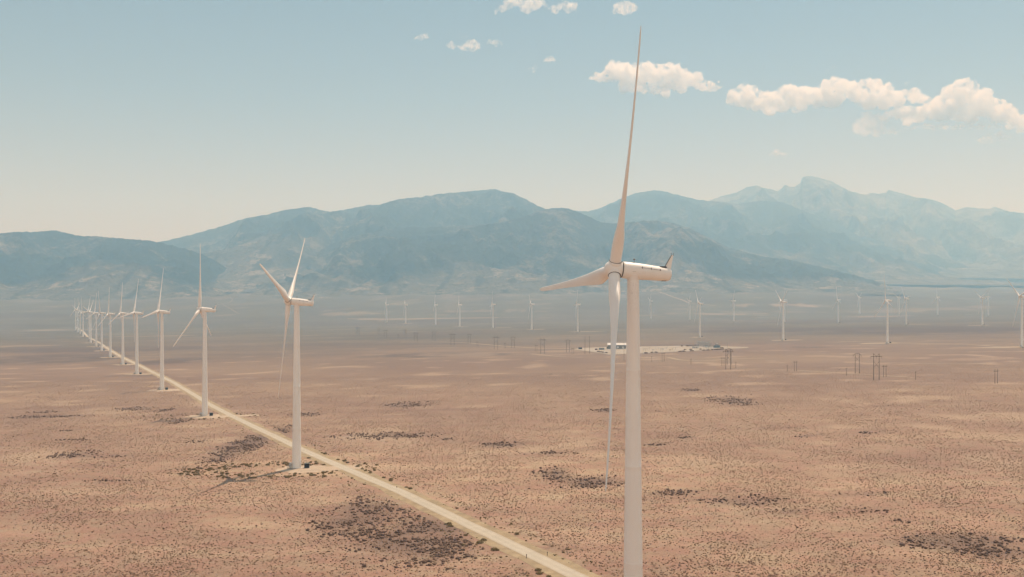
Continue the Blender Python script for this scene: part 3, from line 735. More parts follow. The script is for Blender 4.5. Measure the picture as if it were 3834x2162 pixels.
LAB = {'T1': 'giant white wind turbine closest to the camera, its tower cut by the bottom edge',
       'T2': 'second nearest white wind turbine beside the gravel road, two blades raised in a V',
       'T3': 'third wind turbine along the gravel road, one blade straight up, one low to the left'}
for k in range(4, 16): LAB['T%d' % k] = '%s wind turbine along the gravel road counted from the camera%s' % (ordn[k], ', last of the row' if k == 15 else '')
for k in range(1, 8): LAB['M%d' % k] = ('leftmost' if k == 1 else 'rightmost' if k == 7 else ordn[k]) + (' of the seven distant turbines in the row beyond the power poles' if k in (1, 7) else ' from the left of the seven distant turbines beyond the power poles')
LAB.update({'R1': 'small distant turbine just right of the nearest tower, two blades raised left and right', 'R2': 'distant turbine close behind the left side of the one above the substation',
            'R3': 'white turbine standing directly behind the substation yard', 'R4': 'small distant turbine between the one above the substation and the pair of overlapping turbines',
            'R5': 'front turbine of the overlapping pair right of the substation', 'R6': 'rear turbine of the overlapping pair, half hidden by the front tower',
            'R7': 'distant turbine above the arched H-frame pole, one blade up to the left', 'R8': 'tiny far turbine with V raised blades right of the arched H-frame pole bearing',
            'R9': 'white turbine right of the nearest H-frame poles with one drooping front blade', 'R10': 'tiny far turbine left of the taller of two beside the drooping blade turbine',
            'R11': 'distant turbine right next to the tiny far one, taller of the two', 'R12': 'lone tiny far turbine midway between two turbine pairs at the right',
            'R13': 'front turbine of the far right close pair, its tower taller', 'R14': 'smaller rear turbine of the far right close pair', 'R15': 'white turbine cut by the right edge of the photo'})
def spot(n):
    if n == 'T1': return 25.2, 200.0
    u, v, D = TB[n]
    # turbine stands where its own bearing meets the ground
    return (u - U0) / F * D, float(D)
turbines = {}
for n in ['T1'] + list(TB):
    x, y = spot(n)
    r = turb0 if n == 'T1' else copy_tree(turb0)
    turbines[n] = r
psi_of = lambda n: math.radians(7 if n == 'T1' else 0 if n in ('T2', 'T3') else 7 if n[0] == 'T' else 5 if n[0] == 'M' else 1)
def transformer_proto():
    t = empty('transformer', (0, 0, 0))
    b = MB().box((0, 0, 1.2), (2.3, 1.9, 2.1), bev=.06).build('tank', M['xfmr'], t)
    MB().box((0, 0, .06), (2.8, 2.4, .22)).build('plinth', M['concrete'], t)
    MB().box((0, 0, 2.31), (2.45, 2.05, .12)).build('lid', M['xfmr_lid'], t)
    rd = MB()
    for k in range(9): rd.box((-.95 + .24 * k, -1.12, 1.15), (.07, .34, 1.7))
    rd.build('radiator', M['xfmr'], t)
    return t
xf0 = transformer_proto()
for n, r in turbines.items():
    x, y = spot(n); z = float(gz(x, y)); ps = psi_of(n)
    if n == 'T1': z = -69.4
    r.location = (x, y, z + .05); r.rotation_euler = (0, 0, ps)
    fit_blades(r, math.radians(TH[n]), 'T1' if n == 'T1' else None)
    tag(r, LAB[n], 'wind turbine', GROUP_T)
    if n == 'T1' or y > 3400: continue
    t = xf0 if n == 'T2' else copy_tree(xf0)
    t.location = (x + 5.0, y - .5, float(gz(x + 5.0, y - .5)) + .03); t.rotation_euler = (0, 0, .1)
    k_ = int(n[1:])
    lb = {'T': 'dark transformer box by the tower foot of the %s turbine along the road' % ordn[k_], 'M': 'dark transformer box by turbine %s from the left in the middle row' % (['', 'one', 'two', 'three', 'four', 'five', 'six', 'seven'][k_ % 8]),
          'R': 'dark transformer box by the ' + {3: 'turbine directly behind the substation yard', 5: 'front turbine of the overlapping pair', 7: 'turbine above the arched H-frame', 9: 'turbine with the drooping front blade', 11: 'taller turbine beside the tiny far one', 13: 'front turbine of the far right pair', 15: 'turbine cut by the right edge'}.get(k_, 'far turbine')}[n[0]]
    tag(t, lb, 'transformer', 'dark transformer boxes beside the turbine towers')
bpy.context.view_layer.update()

# pads
for i, (n, rx, ry) in enumerate([('T2', 15, 12), ('T3', 20, 14), ('T4', 22, 16), ('T5', 24, 18), ('T6', 26, 20), ('T7', 28, 22), ('T8', 28, 24), ('T9', 30, 24), ('T10', 30, 24), ('T12', 40, 24),
                                 ('M2', 45, 26), ('M4', 50, 26), ('M5', 60, 26), ('M6', 50, 24), ('M7', 80, 26), ('R3', 30, 26), ('R5', 55, 26), ('R4', 40, 26), ('R9', 70, 30), ('R13', 60, 30), ('R15', 75, 30), ('R11', 60, 24)]):
    x, y = spot(n); dx = {'T2': 6, 'M5': 40, 'M7': 30, 'R3': -12, 'R9': -25, 'R15': -45, 'R11': 50, 'R13': -20, 'M6': 20, 'R4': 30}.get(n, 8)
    kf = 1.0 if y < 1000 else .8 if n[0] == 'T' else .62
    blob('gravel_pad', x + dx * kf, y - ry * .25, rx * kf, ry * kf, M['pad'] if y < 1000 else M['pad_dim'], 'pale gravel pad around the base of the ' + LAB[n].split(',')[0].replace('wind turbine', 'turbine'), 0.03 if y < 1000 else .2, 0.0, i, .3)
x, y = spot('T2')
ribbon('gravel_spur', [(x + 4, y - 4), (x + 17, y - 4), (x + 30, y + 2)], 13, M['pad'], 'pale gravel spur linking the second turbine pad to the road', 0.08, 3, .2, 3)
x, y = spot('T3')
ribbon('gravel_spur', [(x + 4, y - 6), (x + 22, y - 6), (x + 40, y + 2)], 12, M['pad'], 'pale gravel spur linking the third turbine pad to the road', 0.08, 3, .2, 8)

# ------------------------------------------------------------------ power poles
def hframe(kind, h, w, mat, rz):
    """two pole structure: kind 'arch', 'vee', 'plain' or 'bare'"""
    t = empty('utility_pole', (0, 0, 0), rz)
    r = .24 * (h / 27) ** .5 + .05
    for s in (-1, 1):
        MB().tube((s * w / 2, 0, -1), (s * w / 2, 0, h), r, r * .62, 10).build('pole', M[mat], t, True)
    if kind == 'vee':
        MB().box((0, .32, h * .885), (w * 2.05, .3, .42)).build('crossarm', M[mat], t)
        b = MB(); b.tube((-w / 2, 0, h - .4), (0, 0, h * .895), .14, seg=6); b.tube((w / 2, 0, h - .4), (0, 0, h * .895), .14, seg=6); b.build('vee_brace', M[mat], t)
        b = MB(); b.tube((-w / 2, .28, h * .70), (w / 2, .28, h * .46), .13, seg=6); b.tube((w / 2, -.28, h * .70), (-w / 2, -.28, h * .46), .13, seg=6); b.build('cross_brace', M[mat], t)
        for s in (-.98, 0, .98): MB().tube((s * w, .32, h * .885 - .2), (s * w, .32, h * .885 - 2.0), .14, seg=6).build('insulator', M['insul'], t)
    elif kind == 'arch':
        b = MB(); pts = [(-w * .98, h * .9), (-w * .5, h * .965), (-w * .25, h * .992), (0, h), (w * .25, h * .992), (w * .5, h * .965), (w * .98, h * .9)]
        for p_, q_ in zip(pts[:-1], pts[1:]): b.tube((p_[0], .25, p_[1]), (q_[0], .25, q_[1]), .19, seg=6)
        b.build('crossarm', M[mat], t)
        b = MB(); b.tube((-w / 2, .28, h * .82), (w / 2, .28, h * .6), .13, seg=6); b.tube((w / 2, -.28, h * .82), (-w / 2, -.28, h * .6), .13, seg=6); b.build('cross_brace', M[mat], t)
        for s in (-.96, 0, .96): MB().tube((s * w, .25, h * (.9 if s else .99)), (s * w, .25, h * (.9 if s else .99) - 1.8), .13, seg=6).build('insulator', M['insul'], t)
    elif kind == 'plain':
        MB().box((0, .24, h * .86), (w * 2.0, .22, .3)).build('crossarm', M[mat], t)
        for s in (-.95, 0, .95): MB().tube((s * w, .24, h * .86 + .1), (s * w, .24, h * .86 + .75), .1, seg=6).build('insulator', M['insul'], t)
    else:
        for s in (-1, 1): MB().tube((s * w / 2, -.25, h * .97), (s * w / 2, .25, h * .97), .12, seg=6).build('insulator', M['insul'], t)
    return t

def c5(x, y): return (1300 + x / 2.576, 1050 + y / 2.576)
def d6(x, y): return (2400 + x / 3.633, 1050 + y / 3.633)
def d7(x, y): return (3000 + x / 3.0887, 1050 + y / 3.0887)
V_LINE = [('nearest', d7(837, 1152), d7(901, 848)), ('second nearest', d6(1153, 1213), d6(1220, 935)), ('third', c5(1866, 710), c5(1902, 560)), ('fourth', c5(1418, 668), c5(1452, 540)), ('fifth', c5(1001, 630), c5(1032, 510)),
          ('sixth', c5(648, 590), c5(676, 500)), ('seventh', c5(356, 555), c5(381, 475)), ('farthest', c5(94, 537), c5(118, 452))]
A_LINE = [('nearest', d7(624, 1076), d7(672, 845)), ('second nearest', d6(1172, 1150), d6(1225, 930)), ('third', c5(2116, 695), c5(2143, 575)), ('fourth', c5(1587, 655), c5(1613, 547)), ('fifth', c5(1166, 613), c5(1191, 520)),
          ('sixth', c5(824, 583), c5(847, 495)), ('seventh', c5(549, 555), c5(567, 478)), ('eighth', c5(297, 528), c5(313, 458)), ('farthest', c5(84, 515), c5(99, 452))]
S_LINE = [('short plain two pole frame right of the nearest V-braced H-frame', d7(951, 1120), d7(981, 978)), ('short two pole frame in front of the second V-braced H-frame', d6(1100, 1172), d6(1130, 1045)),
          ('short plain two pole frame below the right end of the substation yard', d6(287, 1108), d6(315, 985)), ('short plain two pole frame standing alone left of the arched H-frame', d6(2085, 1240), d6(2115, 1095)),
          ('rightmost short two pole frame near the right edge', d7(2240, 1194), d7(2268, 1030)), ('faint short two pole frame beside the third V-braced H-frame', c5(1815, 685), c5(1831, 622)),
          ('faint short two pole frame beside the third arched H-frame', c5(2167, 712), c5(2182, 650)), ('faint short two pole frame between the fourth H-frames', c5(1516, 657), c5(1528, 603)),
          ('faint short two pole frame left of the fourth V-braced H-frame', c5(1250, 640), c5(1262, 590)), ('faint far short two pole frame among the farthest H-frames', c5(488, 556), c5(497, 520))]
def place_frame(kind, base, top, label, group, mat):
    u1 = top[0]; uc = (base[0] + u1) / 2
    x, y = hit(uc, base[1]); h = (base[1] - top[1]) / F * y; w = max((u1 - base[0]) / F * y, 2.0)
    t = hframe(kind, h, w, mat, 0.0); t.location = (x, y, float(gz(x, y)))
    tag(t, label, 'utility pole', group)
for nm, b_, t_ in V_LINE: place_frame('vee', b_, t_, '%s V-braced wooden H-frame of the power line crossing the plain' % nm, 'V-braced H-frame poles', 'wood')
for nm, b_, t_ in A_LINE: place_frame('arch', b_, t_, '%s wooden H-frame with an arched crossarm in the power line' % nm, 'arched H-frame poles', 'wood')
for lb, b_, t_ in S_LINE: place_frame('plain', b_, t_, lb, 'short two pole frames', 'wood2')
place_frame('bare', c5(2293, 710), c5(2338, 537), 'pair of tall bare dead-end poles in front of the substation yard', 'dead-end poles', 'wood')

def single_pole(u, vb, vt, label, mat='wood2', mast=False):
    x, y = hit(u, vb); h = (vb - vt) / F * y
    if mast:
        t = empty('lightning_mast', (x, y, float(gz(x, y))))
        MB().tube((0, 0, -.5), (0, 0, h * .6), .22, .16, 8).build('shaft', M['galv'], t, True)
        MB().tube((0, 0, h * .6), (0, 0, h), .15, .07, 8).build('spike', M['galv'], t, True)
        return tag(t, label, 'lightning mast', 'lightning masts of the substation')
    t = empty('utility_pole', (x, y, float(gz(x, y))))
    MB().tube((0, 0, -.5), (0, 0, h), .2, .14, 8).build('pole', M[mat], t, True)
    if h < 16: MB().box((0, .15, h - .7), (2.2, .12, .16)).build('crossarm', M[mat], t)
    return tag(t, label, 'utility pole', 'single wooden poles')
for u, vb, vt, lb, mt in [(2336.5, 1353.5, 1282.8, 'tall dark single pole just left of the nearest tower', 'wood'), (2400 + 147 / 3.633, 1356, 1334.8, 'short single pole just right of the nearest tower', 'wood2'),
                          (2400 + 680 / 3.633, 1366.6, 1344.5, 'short single pole in front of the substation gantry', 'wood2'), (2400 + 1290 / 3.633, 1379, 1355.5, 'short single pole right of the second V-braced H-frame', 'wood2'),
                          (2400 + 1990 / 3.633, 1391.5, 1366.5, 'short single pole left of the lone short two pole frame', 'wood2'), (3000 + 522 / 3.0887, 1407, 1378, 'short single pole left of the nearest arched H-frame', 'wood2'),
                          (3000 + 1322 / 3.0887, 1422.5, 1391.5, 'short single pole well right of the nearest V-braced H-frame', 'wood2')]:
    single_pole(u, vb, vt, lb, mt)

# ------------------------------------------------------------------ substation yard
yard = [hit(*p) for p in ((2146, 1309), (2170, 1304.5), (2271, 1300.8), (2400, 1298.5), (2560, 1296.5), (2640, 1297), (2803, 1300.5), (2800, 1303.5), (2680, 1310), (2560, 1317), (2400, 1325), (2283, 1329.5), (2240, 1322), (2190, 1315))]
def polygon_sheet(name, pts, mat, label, lift):
    pts = np.array(pts); c = pts.mean(0); rings = 10; dense = []
    for a, b in zip(pts, np.roll(pts, -1, 0)):
        for k in range(8): dense.append(a + (b - a) * k / 8)
    dense = np.array(dense); n = len(dense)
    dense = dense + (dense - c) * 0.02 * noise2(np.arange(n) * .6, np.zeros(n), 5)[:, None]
    V = [c]; 
    for r in np.linspace(1 / rings, 1, rings): V += list(c + (dense - c) * r)
    V = np.array(V); Z = gz(V[:, 0], V[:, 1]) + lift
    tri_ = [(0, 1 + i, 1 + (i + 1) % n) for i in range(n)]
    q_ = [(1 + r * n + i, 1 + (r + 1) * n + i, 1 + (r + 1) * n + (i + 1) % n, 1 + r * n + (i + 1) % n) for r in range(rings - 1) for i in range(n)]
    return tag(mesh_obj(name, np_mesh(name, np.c_[V, Z], q_, tri_), mat), label, kind='structure')
polygon_sheet('gravel_yard', yard, M['pad_far'], 'pale gravel yard of the substation behind the nearest turbine', 0.25)

def at(u, v, lift=.25):
    x, y = hit(u, v); return (x, y, float(gz(x, y)) + lift)
def mpp(y): return y / F
e6 = lambda x, y: (2100 + x / 6.44, 1230 + y / 6.44)
g14 = lambda x, y: (2540 + x / 14.311, 1250 + y / 14.311)

# workshop
u, v = e6(1350, 498); x, y, z = at(u, v); k = mpp(y) / 6.44
b = empty('workshop', (x, y, z), -.12)
W, Dp, H, Rg = 440 * k, 22, 6.6, 10.2
MB().box((0, Dp / 2, H / 2 - .3), (W, Dp, H + .6)).build('wall', M['wallg'], b)
rf = MB(); ov = .7
rf.v = []; 
rf.prism([(-W / 2 - ov, H + .02), (-W / 2 - ov, H + .25), (W / 2 + ov, H + .25), (W / 2 + ov, H + .02)], -ov, -ov + .01)
rf = MB()
P0 = [(-W / 2 - ov, -ov, H + .03), (W / 2 + ov, -ov, H + .03), (W / 2 + ov, Dp / 2, Rg), (-W / 2 - ov, Dp / 2, Rg), (-W / 2 - ov, Dp + ov, H + .03), (W / 2 + ov, Dp + ov, H + .03)]
P1 = [(a, b_, c + .22) for a, b_, c in P0]
rf.add(P0 + P1, [(0, 1, 2, 3), (3, 2, 5, 4), (6, 9, 8, 7), (9, 10, 11, 8), (0, 6, 7, 1), (4, 5, 11, 10), (0, 3, 9, 6), (3, 4, 10, 9), (1, 7, 8, 2), (2, 8, 11, 5)])
rf.build('roof', M['roofw'], b)
MB().add([(-W / 2 + .01, .05, H), (-W / 2 + .01, Dp - .05, H), (-W / 2 + .01, Dp / 2, Rg - .05), (W / 2 - .01, .05, H), (W / 2 - .01, Dp - .05, H), (W / 2 - .01, Dp / 2, Rg - .05)],
         [(0, 1, 2), (3, 5, 4), (0, 2, 5, 3), (1, 4, 5, 2)]).build('gable', M['wallg'], b)
for q in (-.28, .05, .34):
    MB().box((W * q, -.06, 2.1), (4.2, .14, 4.2)).build('roller_door', M['whitebox'], b)
tag(b, 'long white roofed metal workshop in the yard, half hidden by a turbine blade', 'workshop')

def container(u, v, wpx, hpx, mat, label, depth=2.6, cat='container', name='storage_container', roofm='roofw'):
    x, y, z = at(u, v); w = wpx * mpp(y); h = hpx * mpp(y)
    t = empty(name, (x, y, z), -.06)
    bd = MB().box((0, 0, h / 2 + .12), (w, depth, h), bev=.04).build('body', M[mat], t)
    MB().box((0, 0, h + .16), (w + .06, depth + .06, .1)).build('roof', M[roofm], t)
    d = MB()
    for k in range(int(w / .6)): d.box((-w / 2 + .3 + k * .6, -depth / 2 - .02, h / 2 + .12), (.22, .08, h * .86))
    d.build('corrugation', M[mat], bd)
    MB().box((w / 2 + .03, 0, h / 2 + .12), (.08, depth * .86, h * .86)).build('door', M[mat], t)
    return tag(t, label, cat)
container(*e6(467, 506), 13.5, 6.4, 'cont_dark', 'dark blue storage container at the left end of the gravel yard')
container(*e6(853, 526), 9.3, 4.9, 'cont_rust', 'small rust red container left of the grey site trailer')
container(*e6(982, 521), 20.5, 6.8, 'cont_grey', 'long grey site trailer in the yard left of the workshop', 3.0, 'trailer', 'site_trailer', 'cont_grey')
container(*e6(1145, 492), 13, 6.5, 'wallg', 'dark grey equipment container at the left gable of the workshop', 3.0, 'container', 'storage_container', 'wallg')

def vehicle(u, v, mat, label, kind, rz=0.0):
    x, y, z = at(u, v); t = empty('parked_truck' if kind != 'suv' else 'parked_car', (x, y, z), rz)
    L = 5.6 if kind != 'box' else 8.5
    if kind == 'box':
        bd = MB().box((1.0, 0, 2.1), (6.0, 2.4, 2.7), bev=.06).build('cargo_box', M[mat], t)
        cb = MB().prism([(-4.1, .6), (-4.1, 1.6), (-3.6, 2.6), (-2.2, 2.7), (-2.2, .6)], -1.1, 1.1).build('cab', M[mat], t)
        MB().prism([(-4.0, 1.65), (-3.55, 2.5), (-2.9, 2.5), (-2.9, 1.65)], -1.13, 1.13).build('window', M['glass'], cb)
    else:
        pr = [(-2.8, .5), (-2.8, 1.05), (-1.5, 1.2), (-.8, 1.85), (.7, 1.88), (1.0, 1.2) if kind == 'pickup' else (2.6, 1.8), (2.8, 1.15), (2.8, .5)]
        bd = MB().prism(pr, -.95, .95).build('body', M[mat], t)
        MB().prism([(-1.25, 1.25), (-.75, 1.75), (.65, 1.77), (.8, 1.25)], -.97, .97).build('window', M['glass'], bd)
    for wx in (-.62 * L / 2, .6 * L / 2):
        for s in (-1, 1): MB().tube((wx, s * .8, .42), (wx, s * 1.02, .42), .42, seg=16).build('wheel', M['tyre'], t, True)
    return tag(t, label, 'truck' if kind != 'suv' else 'car')
vehicle(*e6(1372, 468), 'truck', 'white box truck parked before the left half of the workshop', 'box', .3)
vehicle(*e6(1462, 470), 'truck', 'white pickup parked before the right half of the workshop', 'pickup', .1)
vehicle(*e6(1378, 508), 'car_grey', 'grey car parked in the yard in front of the white box truck', 'suv', .0)
vehicle(*e6(1455, 504), 'car_grey', 'dark grey pickup parked in front of the white pickup', 'pickup', .15)

# control house
u, v = g14(920, 795); x, y, z = at(u, v); w = 340 / 14.311 * mpp(y); h = 105 / 14.311 * mpp(y)
t = empty('control_house', (x, y, z), -.05)
MB().box((0, 2, h / 2), (w, 4.5, h)).build('wall', M['bldg_white'], t)
MB().box((0, 2, h + .14), (w + .5, 5.0, .26)).build('roof', M['roofw'], t)
for q in (-.24, .13): MB().box((w * q, -.29, 1.15), (1.1, .1, 2.2)).build('door', M['wallg'], t)
tag(t, 'low white control house in the yard left of the steel gantry', 'building')

# bus gantry: row of steel bents joined by a beam
x0, y0, z0 = at(*g14(1075, 690)); x1, y1, z1 = at(*g14(1700, 745))
t = empty('steel_gantry', (x0, y0, z0)); nb = 8; hg = 150 / 14.311 * mpp(y0) + 3.0
for k in range(nb):
    f_ = k / (nb - 1); px_, py_ = (x1 - x0) * f_, (y1 - y0) * f_
    m = MB(); m.box((px_, py_, hg / 2), (.75, .6, hg)); m.box((px_, py_ + 8, hg / 2), (.6, .6, hg)); m.box((px_, py_ + 4, hg + .25), (.45, 8.6, .45))
    m.build('column', M['galv'], t)
m = MB(); dx_, dy_ = x1 - x0, y1 - y0; ln = math.hypot(dx_, dy_)
m.box((dx_ / 2, dy_ / 2 - .5, hg - .15), (ln + 1.5, .4, 1.0), math.atan2(dy_, dx_)); m.box((dx_ / 2, dy_ / 2 + 8.5, hg - .15), (ln + 1.5, .4, 1.0), math.atan2(dy_, dx_))
m.build('beam', M['roofw'], t)
for k in range(6):
    f_ = (k + .5) / 6; MB().tube((dx_ * f_, dy_ * f_ + 4, hg + .4), (dx_ * f_, dy_ * f_ + 4, hg + 2.2), .22, .16, 8).build('insulator', M['insul'], t, True)
tag(t, 'long grey steel bus gantry with a white top beam in the substation', 'gantry')

def sub_transformer(u, v, s, label):
    x, y, z = at(u, v); t = empty('power_transformer', (x, y, z), .1)
    MB().box((0, 0, 2.0 * s), (6 * s, 3.4 * s, 3.6 * s), bev=.1).build('tank', M['bluegrey'], t)
    for sx in (-1, 1):
        m = MB()
        for k in range(8): m.box((sx * 3.9 * s, (-1.5 + .43 * k) * s, 2.0 * s), (1.2 * s, .14 * s, 2.9 * s))
        m.build('radiator', M['bluegrey'], t)
    MB().tube((-2.4 * s, 0, 5.3 * s), (2.2 * s, 0, 5.3 * s), .6 * s, seg=14).build('conservator', M['galv'], t, True)
    for k in (-1.6, 0, 1.6): MB().tube((k * s, -.8 * s, 3.8 * s), (k * s * 1.25, -1.2 * s, 6.6 * s), .28 * s, .12 * s, 10).build('bushing', M['insul'], t, True)
    MB().box((0, 0, .15), (8 * s, 5 * s, .3)).build('plinth', M['concrete'], t)
    return tag(t, label, 'transformer')
sub_transformer(*g14(2060, 768), 1.25, 'big blue grey power transformer at the right end of the substation')

def bus_stand(u, v, hpx, kind, label, group, mat='galv'):
    x, y, z = at(u, v); h = hpx * mpp(y); t = empty('bus_support' if kind == 'Y' else 'switch_frame', (x, y, z))
    if kind == 'Y':
        MB().tube((0, 0, -.2), (0, 0, h * .55), .22, .2, 8).build('column', M[mat], t, True)
        m = MB()
        for s in (-1, 1): m.tube((0, 0, h * .5), (s * h * .33, 0, h * .95), .17, .12, 8)
        m.build('fork', M[mat], t, True)
    else:
        for s in (-1, 1): MB().box((s * h * .32, 0, h * .36), (.35, .35, h * .74)).build('leg', M[mat], t)
        MB().box((0, 0, h * .75), (h * .95, .5, .4)).build('beam', M[mat], t)
        for s in (-.8, 0, .8): MB().tube((s * h * .5, 0, h * .76), (s * h * .5, 0, h), .17, .1, 8).build('insulator', M['insul'], t, True)
    return tag(t, label, 'switchgear', group)
for k, xx in enumerate((45, 85, 118, 165, 205, 238, 282, 305, 350, 395, 428, 470)):
    bus_stand(2400 + xx / 3.633, 1050 + (968 - (k % 3) * 12) / 3.633, 11 - (k % 2) * 2, 'Y' if k % 3 else 'frame', 'thin grey steel stand in the open gravel left of the control house', 'thin steel stands on the gravel yard')
for k, (gx, gy, hh) in enumerate(((1420, 800, 12), (1500, 750, 11), (1575, 810, 13), (1660, 820, 12), (1740, 745, 11), (1830, 810, 11), (1890, 770, 10))):
    bus_stand(*g14(gx, gy), hh, 'frame', 'blue grey steel switch frame between the gantry and the big transformer', 'switch frames in front of the gantry', 'bluegrey')
for k, (xx, yb, yt) in enumerate(((748, 895, 775), (832, 868, 778), (885, 872, 783), (948, 880, 813), (1008, 897, 788), (1173, 925, 790))):
    single_pole(2400 + xx / 3.633, 1050 + yb / 3.633, 1050 + yt / 3.633, '%s lightning mast of the substation counted from the left' % ['first', 'second', 'third', 'fourth', 'fifth', 'sixth'][k], mast=True)

# ------------------------------------------------------------------ shrubs
ICO_V = []
_g = (1 + 5 ** .5) / 2
for a in (-1, 1):
    for b_ in (-_g, _g): ICO_V += [(0, a, b_), (a, b_, 0), (b_, 0, a)]
ICO_V = np.array(ICO_V) / math.sqrt(1 + _g * _g)
_bm = bmesh.new(); [_bm.verts.new(v_) for v_ in ICO_V]; _bm.verts.ensure_lookup_table(); bmesh.ops.convex_hull(_bm, input=_bm.verts)
_bm.verts.index_update(); ICO_F = np.array([[v_.index for v_ in f.verts] for f in _bm.faces]); ICO_V = np.array([v_.co[:] for v_ in _bm.verts]); _bm.free()

def scrub_mass(name, xy, size, mat, label, flat=0.62, jit=0.35):
    xy = np.asarray(xy, float); n = len(xy); size = np.asarray(size, float)
    V = ICO_V[None] * (1 + jit * (rng.random((n, 12, 1)) * 2 - 1))
    V = V + 0.18 * (rng.random((n, 12, 3)) * 2 - 1)
    a = rng.random(n) * 2 * PI; ca, sa = np.cos(a)[:, None], np.sin(a)[:, None]
    x = V[..., 0] * ca - V[..., 1] * sa; y = V[..., 0] * sa + V[..., 1] * ca
    sx = size * (0.8 + .5 * rng.random(n)); sy = size * (0.8 + .5 * rng.random(n)); sz = size * flat * (0.8 + .5 * rng.random(n))
    x = x * sx[:, None] / 2 + xy[:, 0:1]; y = y * sy[:, None] / 2 + xy[:, 1:2]
    zb = gz(xy[:, 0], xy[:, 1])
    z = V[..., 2] * sz[:, None] / 2 + (zb + sz * .28)[:, None]
    F_ = (ICO_F[None] + (np.arange(n) * 12)[:, None, None]).reshape(-1, 3)
    me = np_mesh(name, np.stack([x.ravel(), y.ravel(), z.ravel()], 1), None, F_)
    return tag(mesh_obj(name, me, mat), label, kind='stuff')

road_np = np.array(road)
def road_dist(x, y):
    d = np.full(np.shape(x), 1e9)
    for a, b_ in zip(road_np[:-1], road_np[1:]):
        ab = b_ - a; L2 = (ab ** 2).sum(); t_ = np.clip(((x - a[0]) * ab[0] + (y - a[1]) * ab[1]) / L2, 0, 1)
        d = np.minimum(d, np.hypot(x - a[0] - t_ * ab[0], y - a[1] - t_ * ab[1]))
    return d
t2x, t2y = spot('T2'); t3x, t3y = spot('T3')
def bare(x, y):
    """true where people have cleared the ground"""
    return (road_dist(x, y) < 9.5) | (ell(x, y, t2x + 8, t2y - 6, 27, 20) < 1) | (ell(x, y, t3x + 8, t3y - 6, 27, 20) < 1)
def frustum_points(n, y0, y1, power=1.0, margin=60):
    y = y0 + (y1 - y0) * rng.random(n) ** power
    hw = y * 1917 / F + margin
    return (rng.random(n) * 2 - 1) * hw, y

# general low scrub, thinning in sandy patches and with distance
x, y = frustum_points(400000, 235, 1150, 1.2)
dens = np.clip(0.58 + 1.2 * fbm(x / 30, y / 60, 81, 5), 0.05, 1) * np.clip(1.25 - (y - 250) / 1300, .3, 1)
ok = (rng.random(len(x)) < dens) & ~bare(x, y)
x, y = x[ok], y[ok]
scrub_mass('desert_scrub', np.c_[x, y], 0.24 + 0.36 * rng.random(len(x)) ** 2.4, M['scrub'], 'low pinkish brown desert scrub dotted over the plain')
# darker scattered bushes
x, y = frustum_points(6000, 235, 1300, 1.1)
dens = np.clip(0.12 + 0.9 * fbm(x / 60, y / 60, 91, 4), 0.03, 1)
ok = (rng.random(len(x)) < dens) & ~bare(x, y); x, y = x[ok], y[ok]
scrub_mass('desert_scrub', np.c_[x, y], 0.4 + 0.5 * rng.random(len(x)) ** 2.4, M['darkscrub'], 'scattered single dark bushes between the pale scrub', .65)
# dark patches
batches = []
for u0, u1, v0, v1, dn, lb in DP:
    cx, cy, rx, ry = patch_uv(u0, u1, v0, v1)
    n = int(rx * ry * 4 * 1.5 * 1.0 * dn) + 10
    px_ = cx + (rng.random(n) * 2 - 1) * rx * 1.5; py_ = cy + (rng.random(n) * 2 - 1) * ry * 1.5
    e = ell(px_, py_, cx, cy, rx, ry)
    pr_ = np.clip((1.35 - e) * 1.0, 0, 1) * np.clip(.5 + 1.7 * fbm(px_ / 14, py_ / 14, 101, 4), .04, 1)
    ok = (rng.random(n) < pr_) & ~bare(px_, py_)
    pts = np.c_[px_[ok], py_[ok]]
    if lb: batches.append([lb, [pts]])
    else: batches[-1][1].append(pts)
for lb, pp in batches:
    pp = np.concatenate(pp)
    scrub_mass('dark_scrub', pp, 0.55 + 0.75 * rng.random(len(pp)) ** 1.8, M['darkscrub'], lb, .66)
# low tan brush that nobody could count around the pads and on the verges
x, y = frustum_points(60000, 235, 900, 1.1)
rd_ = road_dist(x, y); near_pad = (ell(x, y, t2x - 8, t2y - 6, 52, 30) < 1) | (ell(x, y, t3x - 8, t3y - 6, 55, 32) < 1)
core = (ell(x, y, t2x + 8, t2y - 4, 15, 10) < 1) | (ell(x, y, t3x + 8, t3y - 4, 18, 12) < 1) | (rd_ < 5.2)
ok = (((rd_ > 5.2) & (rd_ < 14) & (rng.random(len(x)) < .32)) | (near_pad & (rng.random(len(x)) < .45))) & ~core
scrub_mass('dry_grass', np.c_[x[ok], y[ok]], 0.35 + 0.5 * rng.random(ok.sum()), M['olive'], 'low tan olive brush on the road verges and around the turbine pads', .6)

# individual bushes: cushions of small leafy faces over a short stem
def bush_mesh(seed):
    r_ = np.random.default_rng(seed); n = 150; V = []; Fc = []
    for i in range(n):
        d = r_.normal(size=3); d /= np.linalg.norm(d); d[2] = abs(d[2]) * .9 - .05
        lump = 1 + .25 * math.sin(3.1 * d[0] * 2 + seed) * math.cos(2.7 * d[1] * 2)
        c = d * (0.30 + .24 * r_.random() ** .5) * lump * np.array([1.05, 1.05, .85]); c[2] += .12
        s = .10 + .09 * r_.random(); t1 = r_.normal(size=3); t1 -= d * t1.dot(d) * .4; t1 /= np.linalg.norm(t1); t2 = np.cross(d, t1)
        k = len(V); V += [c - t1 * s, c + t2 * s * .6, c + t1 * s, c - t2 * s * .6 + d * s * .3]; Fc.append((k, k + 1, k + 2, k + 3))
    return np_mesh('foliage', np.array(V), np.array(Fc))
bush_me = [bush_mesh(s) for s in range(5)]
for b_ in bush_me: b_.materials.append(M['olive'])
